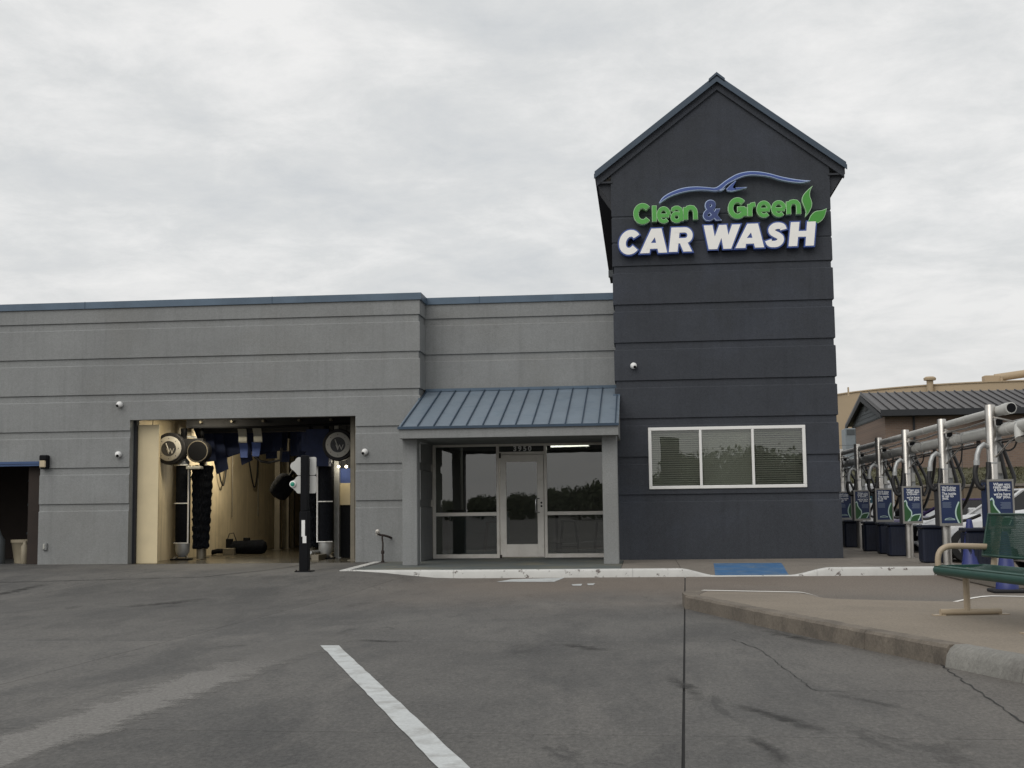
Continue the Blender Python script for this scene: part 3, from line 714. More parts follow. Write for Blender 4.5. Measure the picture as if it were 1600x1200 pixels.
# tower
tw = bpy.data.objects.new('tower', None); C.objects.link(tw); tw.parent = bld; tw.matrix_parent_inverse = pinv(bld)
tag(tw, label='dark slate stucco tower with gable roof')
tp = [(XT0, 37), (XT0, WY), (XT1, WY), (XT1, 37)]
TG = [0.0, 1.402, 2.146, 2.906, 3.66, 4.42, 5.187, 5.965, 6.45, 6.98, 7.72]
WX0, WX1, WZ0, WZ1 = 0.128, 3.168, 1.505, 2.708
for z0, z1 in zip(TG, TG[1:]):
    small = z0 > 5.9
    a0, a1 = max(z0, WZ0), min(z1, WZ1)
    if a1 > a0:
        if z0 < a0: band(tp, z0, a0, 'slate', False, parent=tw)
        left = [(XT0, 37), (XT0, WY), (WX0, WY)]; right = [(WX1, WY), (XT1, WY), (XT1, 37)]
        rc = a1 == z1
        band(left, a0, a1, 'slate', rc, parent=tw); band(right, a0, a1, 'slate', rc, parent=tw)
        if a1 < z1: band(tp, a1, z1, 'slate', True, parent=tw)
    else: band(tp, z0, z1, 'slate', z1 < 7.7, parent=tw, rec=0.012 if small else 0.03, h=0.03 if small else 0.14)
EX0, EX1, EZ, PX, PZ = -0.835, 4.135, 7.90, 1.65, 9.80
sl = (PZ-EZ)/(PX-EX0)
MB().prism([(XT0, 7.72), (XT1, 7.72), (XT1, EZ + (EX1-XT1)*sl - 0.12), (PX, PZ-0.10), (XT0, EZ + (XT0-EX0)*sl - 0.12)], WY+0.02, WY+0.24).build('gable_wall', 'slate', tw)
# roof slabs, rake trim, soffits
th = 0.09
for s, ex in ((-1, EX0), (1, EX1)):
    r = MB().prism([(ex, EZ), (PX, PZ), (PX, PZ-th), (ex, EZ-th)] if s < 0 else [(PX, PZ), (ex, EZ), (ex, EZ-th), (PX, PZ-th)], WY-0.09, 37.2).build('roof_slope', 'rake', tw)
    f1 = [(ex+s*0.012, EZ-th+0.03), (PX, PZ-th+0.03), (PX, PZ-th-0.065), (ex+s*0.012, EZ-th-0.065)]
    f2 = [(ex-s*0.035, EZ-th-0.02), (PX, PZ-th-0.03), (PX, PZ-th-0.21), (ex-s*0.035, EZ-th-0.20)]
    MB().prism(f1, WY-0.115, WY-0.085).build('rake_trim', 'rake', tw)
    MB().prism(f2, WY-0.03, WY+0.1).build('rake_trim', 'slate', tw)
    xi = XT0 if s < 0 else XT1
    x0, x1 = sorted((ex-s*0.03, xi - s*0.03))
    MB().box(x0, x1, WY-0.02, 37.0, EZ-0.235, EZ-0.20).build('soffit', 'soffit', tw)
    x0, x1 = sorted((ex-s*0.02, ex-s*0.05)); MB().box(x0, x1, WY-0.02, 37.1, EZ-0.22, EZ-0.03).build('eave_fascia', 'slate', tw)
    # tapering bracket box under the eave return
    q = [(ex-s*0.06, EZ-0.235), (xi, EZ-0.235), (xi, EZ-0.62)]
    MB().prism(q, WY+0.06, WY+0.9).build('eave_bracket', 'soffit', tw)
MB().prism([(PX-0.16, PZ-0.10), (PX, PZ+0.035), (PX+0.16, PZ-0.10), (PX+0.16, PZ-0.15), (PX, PZ-0.02), (PX-0.16, PZ-0.15)], WY-0.13, 37.2).build('ridge_cap', 'rake', tw)
# stepped trim on the tower side, above the low roof
for k, (zz_, y_) in enumerate(((6.9, 30.0), (6.5, 30.5), (6.15, 31.0), (5.85, 31.4))):
    MB().box(XT0-0.10, XT0+0.01, y_, y_+0.5, zz_-0.32, zz_).build('side_trim', 'soffit', tw)
# floor, ceilings and partitions
MB().box(XA-0.2, XC-0.2, WY-0.13, 47, 0.05, 0.125).build('bay_floor', mat('wet_bay_floor', (0.085, 0.075, 0.055), 0.22, var=0.3, vscale=1.2, stain=(0.04, 0.035, 0.03), stain_amt=0.7, stain_scale=0.7), bld)
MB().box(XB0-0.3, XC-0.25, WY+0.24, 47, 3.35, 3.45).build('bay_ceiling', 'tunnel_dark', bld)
MB().box(XB0-0.02, XB0+0.06, WY+0.21, WY+0.34, 0.12, 3.35).build('bay_jamb', 'tunnel_dark', bld)
MB().box(XB0-0.3, -10.43, WY+0.35, 40.5, 0.12, 3.35).build('bay_wall', 'cream', bld)
MB().box(XB0+0.06, -9.985, WY+0.30, WY+0.345, 0.127, 2.98).build('bay_end_panel', 'cream_clean', bld)
MB().box(XB1-0.06, XB1+0.4, WY+0.23, 40.5, 0.12, 3.35).build('bay_wall', 'tan_frame', bld)
MB().box(XB0-0.3, XB1+0.4, 40.5, 40.7, 0.12, 3.35).build('bay_end_wall', mat('bay_end', (0.09, 0.085, 0.07), 0.8, var=0.3), bld)
# left store room
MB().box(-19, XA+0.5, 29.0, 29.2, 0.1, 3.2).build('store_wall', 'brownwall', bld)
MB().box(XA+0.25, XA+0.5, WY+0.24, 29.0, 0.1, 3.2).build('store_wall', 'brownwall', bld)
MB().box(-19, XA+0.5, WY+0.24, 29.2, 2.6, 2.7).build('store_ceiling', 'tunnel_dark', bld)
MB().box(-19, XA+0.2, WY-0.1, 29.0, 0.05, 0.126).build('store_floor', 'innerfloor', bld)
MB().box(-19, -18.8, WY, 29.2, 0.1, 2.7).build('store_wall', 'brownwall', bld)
lt = MB().box(XL, XA+0.002, WY-0.02, WY+0.24, 2.15, 2.243).build('door_lintel', 'bluelintel', bld)
MB().box(XL, XA, WY-0.035, WY-0.02, 2.195, 2.243).build('lintel_lip', 'bluelintel', lt)
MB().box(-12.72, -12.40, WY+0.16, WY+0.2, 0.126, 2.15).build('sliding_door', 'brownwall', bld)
# shop interior
MB().box(-4.5, 3.7, 32.0, 32.1, 0.1, 2.9).build('shop_wall', 'innerwall', bld)
MB().box(-4.66, -4.56, GY+0.1, 32.0, 0.1, 2.9).build('shop_wall', 'innerwall', bld)
MB().box(3.5, 3.56, WY+0.25, 32.0, 0.1, 2.9).build('shop_wall', 'innerwall', bld)
MB().box(-0.42, -0.36, WY+0.3, 29.5, 0.1, 2.9).build('shop_wall', 'innerwall', bld)
MB().box(-4.55, 3.5, WY+0.25, 32.0, 0.10, 0.128).build('shop_floor', 'innerfloor', bld)
MB().box(-4.6, 3.6, GY+0.13, 32.1, 2.72, 2.8).build('shop_ceiling', 'innerwall', bld)
MB().box(-0.36, 3.5, WY+0.25, GY+0.12, 2.76, 2.84).build('shop_ceiling', 'innerwall', bld)
MB().box(XC-0.1, XT0+0.1, GY+0.055, GY+0.12, 2.5, 3.6).build('wall_header', 'stucco', bld)

# ---- shop front: frames, panes, door
sf = bpy.data.objects.new('shop_front', None); C.objects.link(sf); sf.parent = bld; sf.matrix_parent_inverse = pinv(bld)
tag(sf, label='glazed shop front with white aluminium frames and white door')
FX0, FX1 = -4.41, -0.545
ZB, ZT = SW, 2.512
DX0, DX1 = -3.00, -2.055                 # door opening between the mullions
fw = 0.06
def fbar(x0, x1, z0, z1, y0=GY-0.04, y1=GY+0.055, nm='frame_bar', par=sf): return MB().bbox(x0, x1, y0, y1, z0, z1, 0.005).build(nm, 'white_alu', par)
fbar(FX0, FX0+fw, ZB, ZT); fbar(DX0-fw, DX0, ZB, ZT); fbar(DX1, DX1+fw, ZB, ZT); fbar(FX1-fw, FX1, ZB, ZT)
for a, c in ((FX0+fw, DX0-fw), (DX1+fw, FX1-fw)):
    fbar(a, c, ZB, ZB+0.085); fbar(a, c, ZT-0.05, ZT); fbar(a, c, 1.01, 1.085)
    MB().box(a, c, GY, GY+0.012, ZB+0.085, 1.01).build('pane', 'glass', sf); MB().box(a, c, GY, GY+0.012, 1.085, ZT-0.05).build('pane', 'glass', sf)
fbar(DX0, DX1, ZT-0.05, ZT); fbar(DX0, DX1, 2.29, 2.345)
MB().box(DX0, DX1, GY, GY+0.012, 2.345, ZT-0.05).build('pane', 'glass', sf)
door = bpy.data.objects.new('door', None); C.objects.link(door); door.parent = bld; door.matrix_parent_inverse = pinv(bld)
tag(door, label='white framed glass entrance door')
d0, d1 = DX0+0.012, DX1-0.012; dzt, dzb = 2.28, SW+0.02
def dbar(x0, x1, z0, z1): return fbar(x0, x1, z0, z1, GY-0.03, GY+0.02, 'door_rail', door)
dbar(d0, d0+0.135, dzb, dzt); dbar(d1-0.135, d1, dzb, dzt); dbar(d0+0.135, d1-0.135, dzt-0.15, dzt); dbar(d0+0.135, d1-0.135, dzb, dzb+0.265)
MB().box(d0+0.135, d1-0.135, GY-0.008, GY+0.004, dzb+0.265, dzt-0.15).build('pane', 'glass', door)
hx = d1-0.165
MB().tube([(hx+0.07, GY-0.03, 1.36), (hx+0.02, GY-0.075, 1.36), (hx, GY-0.085, 1.34), (hx, GY-0.085, 1.10), (hx+0.02, GY-0.075, 1.07), (hx+0.07, GY-0.03, 1.07)], 0.013, 10).build('pull_handle', 'chrome', door, smooth=True)
for z in (1.20, 1.27): MB().lathe([(0.02, 0), (0.02, 0.012), (0.012, 0.016)], (d1-0.05, GY-0.028, z), 'Y', 14).build('lock', 'black', door)
MB().bbox(d0-0.01, d0+0.03, GY-0.055, GY-0.03, dzt-0.07, dzt+0.04, 0.006).build('hinge', 'rust', door)
MB().bbox(d0-0.01, d0+0.03, GY-0.055, GY-0.03, dzb-0.02, dzb+0.05, 0.006).build('hinge', 'rust', door)
nb = MB(); xw = (DX0+DX1)/2
for i, ch in enumerate('3950'): text_mb(nb, ch, xw + 0.02 + (i-1.5)*0.105, GY-0.004, 2.360, 0.145, 0.03, 'C', 0.003)
nb2 = MB()
for i, ch in enumerate('3950'): text_mb(nb2, ch, xw + 0.02 + (i-1.5)*0.105, GY-0.0045-0.002, 2.364, 0.138, 0.006, 'C', 0.003)
nobj = nb.build('street_number', 'white', sf, recalc=False)

# ---- office window in the tower
wn_ = bpy.data.objects.new('office_window', None); C.objects.link(wn_); wn_.parent = bld; wn_.matrix_parent_inverse = pinv(bld)
tag(wn_, label='three-pane white framed window with blinds')
def wbar(x0, x1, z0, z1): return MB().bbox(x0, x1, WY-0.025, WY+0.07, z0, z1, 0.006).build('frame_bar', 'white_win', wn_)
wf = 0.058
wbar(WX0-0.005, WX1+0.005, WZ0-0.005, WZ0+wf); wbar(WX0-0.005, WX1+0.005, WZ1-wf, WZ1+0.005)
xs = [WX0, WX0 + (WX1-WX0)/3, WX0 + 2*(WX1-WX0)/3, WX1]
wbar(WX0-0.005, WX0+wf, WZ0+wf, WZ1-wf); wbar(WX1-wf, WX1+0.005, WZ0+wf, WZ1-wf)
for x in xs[1:3]: wbar(x-0.026, x+0.026, WZ0+wf, WZ1-wf)
for i in range(3):
    a = xs[i] + (wf if i == 0 else 0.026); c = xs[i+1] - (wf if i == 2 else 0.026)
    MB().box(a, c, WY+0.02, WY+0.03, WZ0+wf, WZ1-wf).build('pane', 'glass_win', wn_)
    bl = MB(); z = WZ0+0.05
    til = (52, 70, 46)[i]
    while z < WZ1-0.02:
        dy, dz = 0.021*math.cos(R(til)), 0.021*math.sin(R(til)); yb = WY+0.11
        bl.add([(a-0.03, yb-dy, z-dz), (c+0.03, yb-dy, z-dz), (c+0.03, yb+dy, z+dz), (a-0.03, yb+dy, z+dz)], [(0, 1, 2, 3)]); z += 0.043
    tag(bl.build('blind', 'blind', wn_, recalc=False), kind='stuff')
    for x in (a+0.15, c-0.15): MB().box(x, x+0.006, WY+0.083, WY+0.086, WZ0+0.05, WZ1).build('blind_cord', 'blind', wn_)

# ---- entrance canopy
can = thing('entrance_canopy', 'blue standing seam metal canopy on two grey columns over the shop door', 'canopy', (-2.45, 24.6, SW))
CE, CT = 23.2, 26.07                     # eave and top lines
ZE, ZTOP = 2.665, 3.585
CX0, CX1 = -4.465, -0.415
def slope_pt(x, y, dz=0.0): return (x, y, ZE + (ZTOP-ZE)*(y-CE)/(CT-CE) + dz)
# the roof runs back to the set-back wall between main wall and tower, and laps in front of both
NP = 13; px_ = [CX0 + 0.06 + (CX1-CX0-0.12)*i/NP for i in range(NP+1)]
for i in range(NP):
    xa, xb = px_[i], px_[i+1]
    if i == 0: xa = CX0
    if i == NP-1: xb = CX1
    b = MB()
    def piece(x0, x1, y0, y1):
        if x1 - x0 < 1e-4: return
        b.add([slope_pt(x0, y0), slope_pt(x1, y0), slope_pt(x1, y1), slope_pt(x0, y1), slope_pt(x0, y0, -.02), slope_pt(x1, y0, -.02), slope_pt(x1, y1, -.02), slope_pt(x0, y1, -.02)],
              [(0, 1, 2, 3), (7, 6, 5, 4), (0, 4, 5, 1), (1, 5, 6, 2), (2, 6, 7, 3), (3, 7, 4, 0)])
    piece(xa, xb, CE, WY-0.03)
    piece(max(xa, XC+0.005), min(xb, XT0+0.05), WY-0.03, CT)
    p = b.build('roof_panel', 'roofblue', can)
for i, x in enumerate(px_):
    b = MB()
    yt = CT if XC+0.02 < x < XT0-0.02 else WY-0.04
    b.add([slope_pt(x-0.008, CE-0.004), slope_pt(x+0.008, CE-0.004), slope_pt(x+0.008, yt), slope_pt(x-0.008, yt), slope_pt(x-0.008, CE-0.004, .035), slope_pt(x+0.008, CE-0.004, .035), slope_pt(x+0.008, yt, .035), slope_pt(x-0.008, yt, .035)],
          [(0, 3, 2, 1), (4, 5, 6, 7), (0, 1, 5, 4), (1, 2, 6, 5), (2, 3, 7, 6), (3, 0, 4, 7)])
    b.build('seam', 'seam', can)
MB().box(CX0-0.005, CX1+0.005, CE-0.03, CE-0.001, ZE-0.035, ZE+0.012).build('drip_edge', 'seam', can)
MB().box(XC+0.01, XT0+0.02, CT-0.06, CT-0.005, ZTOP-0.01, ZTOP+0.05).build('top_flashing', 'coping', can)
for x0, x1 in ((CX0, XC+0.012), (XT0-0.036, CX1)):
    b = MB(); MBz = ZE + (ZTOP-ZE)*(WY-0.05-CE)/(CT-CE)
    MB().box(x0, x1, WY-0.05, WY-0.02, MBz-0.02, MBz+0.035).build('side_flashing', 'coping', can)
MB().box(CX0+0.01, CX1-0.01, CE+0.01, CE+0.25, 2.462, ZE-0.02).build('fascia', 'stucco', can)
for x0, x1 in ((CX0+0.012, CX0+0.2), (CX1-0.2, CX1-0.012)):
    pr = [(CE+0.02, ZE-0.022), (WY-0.04, ZE + (ZTOP-ZE)*(WY-0.04-CE)/(CT-CE) - 0.025), (WY-0.04, 2.464), (CE+0.02, 2.464)]
    MB().prismx([(y, z) for y, z in pr], x0, x1).build('gable_side', 'stucco', can)
MB().box(CX0+0.21, CX1-0.21, CE+0.26, WY-0.045, 2.52, 2.55).build('soffit', 'stucco', can)
MB().box(XC+0.01, XT0-0.04, WY-0.04, GY-0.05, 2.515, 2.55).build('soffit', 'stucco', can)
for x0, x1 in ((-4.445, -4.165), (-0.735, -0.455)): MB().bbox(x0, x1, 23.5, 23.82, SW-0.005, 2.53, 0.012).build('column', 'stucco', can)

# ================================================================== wall sign
SGY = WY - 0.16
sign = thing('wall_sign', 'channel letter sign with blue car outline and two green leaves on the slate tower', 'sign', (1.4, WY, 6.9))
def spx(px, py, y=SGY): v = atY(px, py, y); return v.x, v.z
def z4(p): return (1120 + p[0]/8.0, 260 + p[1]/8.0)
def z3(p): return (960 + p[0]/8.0, 260 + p[1]/8.0)
def smoothpoly(pts, it=2):
    for _ in range(it):
        o = []
        for i in range(len(pts)):
            a, c = pts[i], pts[(i+1) % len(pts)]; o += [(a[0]*.75+c[0]*.25, a[1]*.75+c[1]*.25), (a[0]*.25+c[0]*.75, a[1]*.25+c[1]*.75)]
        pts = o
    return pts
def strip(up, lo, y0, y1):
    """solid between an upper and a lower edge with the same number of points"""
    b = MB(); n = len(up)
    for y in (y0, y1):
        for p in up: b.v.append((p[0], y, p[1]))
        for p in lo: b.v.append((p[0], y, p[1]))
    for i in range(n-1):
        b.f.append((i, n+i, n+i+1, i+1)); b.f.append((2*n+i, 2*n+i+1, 3*n+i+1, 3*n+i))
        b.f.append((i, i+1, 2*n+i+1, 2*n+i)); b.f.append((n+i, 3*n+i, 3*n+i+1, n+i+1))
    b.f.append((0, 2*n, 3*n, n)); b.f.append((n-1, 2*n-1, 4*n-1, 3*n-1)); return b
def resample(pts, n):
    P = [Vector(p) for p in pts]; d = [0]
    for a, c in zip(P, P[1:]): d.append(d[-1]+(c-a).length)
    o = []
    for k in range(n):
        s = d[-1]*k/(n-1); i = 0
        while i < len(d)-2 and d[i+1] < s: i += 1
        f = (s-d[i])/max(1e-9, d[i+1]-d[i])
        p0, p1, p2, p3 = P[max(i-1, 0)], P[i], P[i+1], P[min(i+2, len(P)-1)]
        q = 0.5*((2*p1) + (p2-p0)*f + (2*p0-5*p1+4*p2-p3)*f*f + (3*p1-p0-3*p2+p3)*f**3); o.append(q)
    return o
def ribbon2(pts, t, y0, y1, ext=0.0, closed=False):
    """flat stroke of width t along a centre line in X, Z, as a solid between y0 and y1"""
    P = [Vector(p) for p in pts]; n = len(P); U, Lw = [], []
    if ext and not closed:
        P[0] = P[0] + (P[0]-P[1]).normalized()*ext; P[-1] = P[-1] + (P[-1]-P[-2]).normalized()*ext
    for i in range(n):
        if closed: a, c = (P[i]-P[i-1]).normalized(), (P[(i+1) % n]-P[i]).normalized()
        else:
            a = (P[i]-P[i-1]).normalized() if i else (P[1]-P[0]).normalized(); c = (P[i+1]-P[i]).normalized() if i < n-1 else a
        na, nc = Vector((-a.y, a.x)), Vector((-c.y, c.x)); o = (na+nc)*(t/2/max(0.45, 1+na.dot(nc))); U.append(P[i]+o); Lw.append(P[i]-o)
    if closed: U.append(U[0]); Lw.append(Lw[0])
    return strip(U, Lw, y0, y1)
def growq(q, g):
    c = sum((Vector(p) for p in q), Vector((0, 0)))/len(q); o = []
    n = len(q); P = [Vector(p) for p in q]
    for i in range(n):
        a, b_ = (P[i]-P[i-1]).normalized(), (P[(i+1) % n]-P[i]).normalized(); na, nb_ = Vector((a.y, -a.x)), Vector((b_.y, -b_.x))
        o.append(P[i] + (na+nb_)*(g/max(0.35, 1+na.dot(nb_))))
    return o
def el(cu, cv, ru, rv, a0, a1, n=22): return [(cu + ru*math.cos(R(a0+(a1-a0)*i/n)), cv + rv*math.sin(R(a0+(a1-a0)*i/n))) for i in range(n+1)]
S_CURVE = [(.97, .78), (.86, .94), (.60, 1.0), (.34, .97), (.16, .84), (.20, .67), (.42, .55), (.64, .46), (.82, .34), (.84, .17), (.66, .03), (.38, 0), (.13, .05), (.0, .22)]
STROKES = {   # centre lines in the inset letter box; q: quads in the full box (bottom x0,x1, top x0,x1, z0, z1)
    'C': [el(.5, .5, .5, .5, 42, 318)], 'G': [el(.5, .5, .5, .5, 42, 350), [(.50, .44), (1.0, .44)], [(1.0, .5), (1.0, .02)]], 'l': [[(.5, 0), (.5, 1)]],
    'e': [[(.0, .45), (1.0, .45)], el(.5, .5, .5, .5, 0, 310)], 'a': [[(.03, .76), (.12, .92), (.35, 1), (.62, 1), (.9, .88), (1, .66), (1, 0)], el(.46, .28, .46, .29, 0, 360)],
    'n': [[(0, 0), (0, 1)], [(0, .5), (.06, .76), (.25, .96), (.5, 1), (.76, .96), (.94, .78), (1, .55), (1, 0)]], 'r': [[(0, 0), (0, 1)], [(0, .5), (.1, .75), (.4, .95), (1, 1)]],
    'Cb': [el(.5, .5, .5, .5, 38, 322)], 'S': [[tuple(p) for p in resample(S_CURVE, 40)]],
    'A': ['q', (0, .35, .176, .41, 0, .41), (.172, .40, .44, .80, .40, 1), (.68, 1, .49, .81, 0, 1), (.24, .80, .30, .76, .17, .41)],
    'R': ['q', (0, .36, .13, .49, 0, 1), (.60, .96, .42, .74, 0, .46)], 'H': ['q', (0, .31, .11, .42, 0, 1), (.60, .90, .69, 1, 0, 1), (.2, .75, .24, .79, .38, .62)],
    'W': ['q', (.12, .35, 0, .24, 0, 1), (.155, .35, .42, .62, 0, 1), (.52, .73, .42, .62, 0, 1), (.53, .73, .77, 1, 0, 1)]}
def letter(ch, x0, x1, yt, yb, face, rim, t, shear, g, key=None):
    a = Vector(spx(x0, yb)); c = Vector(spx(x1, yb)); tp_ = Vector(spx((x0+x1)/2, yt)); bt = Vector(spx((x0+x1)/2, yb))
    W_, H_ = (c-a).x, (tp_-bt).y; o = None
    if ch == '&':
        def fit(off, y0, y1, grow):
            vs, fs = glyph(ch, off, shear, 0.5); mnx = min(v[0] for v in vs); mxx = max(v[0] for v in vs); mny = min(v[1] for v in vs); mxy = max(v[1] for v in vs); b = MB()
            b.add([(a.x - grow + (v[0]-mnx)*(W_+2*grow)/(mxx-mnx), y0 if v[2] > 0 else y1, a.y - grow + (v[1]-mny)*(H_+2*grow)/(mxy-mny)) for v in vs], fs); return b
        o = fit(0.022, SGY-0.012, SGY, 0.0).build('letter', face, sign); fit(0.04, SGY-0.004, WY-0.01, 0.014).build('rim', rim, o); return
    D = STROKES[key or ch]; A_, B_ = MB(), MB(); k = 0
    Wi = W_ - shear*H_
    def q2(u, v): return (a.x + u, a.y + v)
    def put(mbs, fn):
        nonlocal k
        yf, yr = SGY-0.012-0.0008*k, SGY-0.003-0.0008*k; k += 1
        m1 = fn(0.0, yf, SGY-0.002); m2 = fn(g, yr, WY-0.01); A_.add(m1.v, m1.f); B_.add(m2.v, m2.f)
    if D[0] == 'q':
        for bx0, bx1, tx0, tx1, z0, z1 in D[1:]:
            q = [q2(W_*bx0, H_*z0), q2(W_*bx1, H_*z0), q2(W_*tx1, H_*z1), q2(W_*tx0, H_*z1)]
            put(None, lambda gg, y0, y1: MB().prism([tuple(p) for p in growq(q, gg)], y0, y1))
        if ch == 'R':
            path = [(.24, .89), (.68, .89)] + el(.68, .67, .21, .22, 90, -90, 14)[1:] + [(.24, .45)]
            path = [q2(W_*u, H_*v) for u, v in path]; put(None, lambda gg, y0, y1: ribbon2(path, H_*0.215+2*gg, y0, y1, gg))
    else:
        for st in D:
            pts = []
            for u, v in st:
                z = t/2 + v*(H_-t); pts.append(q2(t/2 + u*(Wi-t) + shear*z, z))
            closed = (Vector(pts[0])-Vector(pts[-1])).length < 1e-4
            if closed: pts = pts[:-1]
            put(None, lambda gg, y0, y1: ribbon2(pts, t+2*gg, y0, y1, gg if ch not in 'lnr' or gg else 0.0, closed))
    o = A_.build('letter', face, sign); B_.build('rim', rim, o)
CW = 'signwhite'
for ch, x0, x1, yt, yb in (('C', 965, 1004.5, 360, 398.5), ('A', 1000, 1042.5, 358, 396), ('R', 1045, 1083, 356, 394), ('W', 1100.5, 1158, 352.5, 390),
                           ('A', 1149, 1194, 350.5, 388), ('S', 1194, 1232.5, 348.5, 387), ('H', 1232, 1276, 347.5, 385)):
    letter(ch, x0, x1, yt, yb, CW, 'signblue', 0.135 if ch == 'C' else 0.128, 0.14, 0.026, 'Cb' if ch == 'C' else None)
for ch, x0, x1, yt, yb in (('C', 990.5, 1018.5, 318.5, 350.5), ('l', 1019.5, 1026, 319, 349), ('e', 1026.8, 1047.8, 323.5, 349), ('a', 1048.5, 1067.5, 322.5, 348), ('n', 1068.5, 1090, 321.5, 346),
                           ('G', 1138.5, 1167.5, 309.5, 342), ('r', 1169, 1183.5, 316.5, 340.5), ('e', 1183, 1205, 314.5, 340), ('e', 1206, 1228.5, 314, 339), ('n', 1229.5, 1251.5, 312.5, 337.5)):
    letter(ch, x0, x1, yt, yb, 'signgreen', 'signedge_g', 0.088 if ch in 'CG' else (0.066 if ch in 'ea' else 0.078), 0.0, 0.009)
letter('&', 1099.5, 1127, 313.5, 344.5, 'signnavy', 'signedge_b', 0, 0.0, 0)
def sgn(pts): return [Vector(spx(*p)) for p in pts]
def swoosh(up, lo, n, face, rim, nm, g=0.016):
    U, Lw = resample(sgn(up), n), resample(sgn(lo), n)
    o = None; U2, L2, U3, L3 = [], [], [], []
    for i, (u, l) in enumerate(zip(U, Lw)):
        d = u-l; ln = d.length; m = (u+l)/2
        k = max(0.0, ln/2-g)/max(ln/2, 1e-6); U2.append(m+(u-m)*k); L2.append(m+(l-m)*k)
    o = strip(U2, L2, SGY-0.010, SGY-0.004).build(nm, face, sign); strip(U, Lw, SGY-0.003, WY-0.06).build('rim', rim, o)
upper = [z3(p) for p in ((557, 458), (600, 390), (700, 325), (850, 270), (1000, 252), (1150, 258), (1260, 265), (1340, 215))] + [z4(p) for p in ((100, 183), (180, 132), (260, 92), (370, 65), (500, 62), (650, 85), (800, 125), (950, 155), (1070, 170), (1172, 176))]
lower = [z3(p) for p in ((565, 462), (615, 425), (710, 370), (850, 325), (1000, 300), (1150, 298), (1280, 308), (1350, 280))] + [z4(p) for p in ((130, 222), (200, 183), (300, 135), (390, 112), (500, 110), (650, 127), (780, 165), (900, 190), (1050, 203), (1172, 180))]
swoosh(upper, lower, 70, 'signblue', 'signedge_b', 'car_outline')
swoosh([z3((1290, 300)), z3((1335, 292)), z3((1385, 266))], [z3((1290, 306)), z3((1345, 302)), z3((1388, 270))], 10, 'signblue', 'signedge_b', 'car_outline', 0.012)
swoosh([z4(p) for p in ((118, 285), (160, 240), (240, 178), (195, 250), (200, 265), (280, 262), (376, 258))], [z4(p) for p in ((122, 292), (135, 306), (165, 310), (200, 310), (240, 300), (300, 285), (376, 266))], 28, 'signblue', 'signedge_b', 'car_outline', 0.014)
swoosh([z4(p) for p in ((1197, 242), (1140, 290), (1085, 350), (1063, 415), (1085, 490), (1112, 560), (1104, 630))], [z4(p) for p in ((1199, 245), (1170, 300), (1165, 370), (1190, 450), (1185, 510), (1150, 580), (1108, 630))], 28, 'leafgreen', 'signedge_g', 'leaf', 0.012)
swoosh([z4(p) for p in ((1120, 708), (1150, 665), (1175, 610), (1230, 562), (1310, 548), (1374, 524))], [z4(p) for p in ((1122, 712), (1200, 710), (1262, 706), (1315, 672), (1350, 620), (1376, 528))], 28, 'leafgreen', 'signedge_g', 'leaf', 0.012)

# ================================================================== small things on the walls
def camera_dome(px, py, label, Y=WY, dx=0.0):
    p = atY(px, py, Y-0.05); t = thing('security_camera', label, 'camera', (p.x, Y, p.z), 'white dome cameras on the facade')
    MB().lathe([(0.058, -0.002), (0.058, 0.02), (0.05, 0.03)], (p.x, Y, p.z), 'Y', 20).build('mount', 'white', t, smooth=True)
    prof = [(0.066*math.cos(a), 0.045 + 0.066*math.sin(a)) for a in [R(-40 + 13*i) for i in range(10)]] + [(0.004, 0.111)]
    MB().lathe(prof, (p.x, Y, p.z), 'Y', 22).build('shell', 'white', t, smooth=True)
    d = Vector((dx, -1, -0.55)).normalized(); q = Vector((p.x, Y-0.045, p.z)) + d*0.05
    MB().tube([tuple(q), tuple(q + d*0.028)], 0.028, 14).build('lens', 'black', t)
camera_dome(186.5, 632, 'white dome camera on grey wall above the wash bay opening', dx=-0.45)
camera_dome(184.5, 710, 'white dome camera on the wall between store door and wash bay', dx=0.1)
camera_dome(570, 706, 'white dome camera on the wall between wash bay and canopy', dx=-0.5)
camera_dome(990, 571.5, 'white dome camera on the slate tower', dx=0.45)
p = atY(72, 722, WY)
t = thing('wall_lamp', 'black wall pack lamp with beige lens beside the store door', 'lamp', (p.x, WY, p.z))
MB().bbox(p.x-0.085, p.x+0.085, WY-0.11, WY+0.002, p.z-0.14, p.z+0.14, 0.02).build('housing', 'black', t)
MB().bbox(p.x-0.08, p.x+0.05, WY-0.145, WY-0.09, p.z-0.115, p.z+0.03, 0.015).build('lens', 'lampglass', t)
MB().bbox(p.x-0.085, p.x+0.085, WY-0.15, WY-0.08, p.z+0.028, p.z+0.14, 0.02).build('hood', 'black', t)
p = atY(71, 854, WY)
t = thing('outlet_box', 'small grey weatherproof outlet box low on the wall', 'outlet', (p.x, WY, p.z))
MB().bbox(p.x-0.045, p.x+0.045, WY-0.05, WY+0.002, p.z-0.075, p.z+0.075, 0.01).build('box', 'stucco', t)
MB().bbox(p.x-0.03, p.x+0.01, WY-0.062, WY-0.048, p.z-0.05, p.z+0.05, 0.006).build('cover', 'grey_cloth', t)
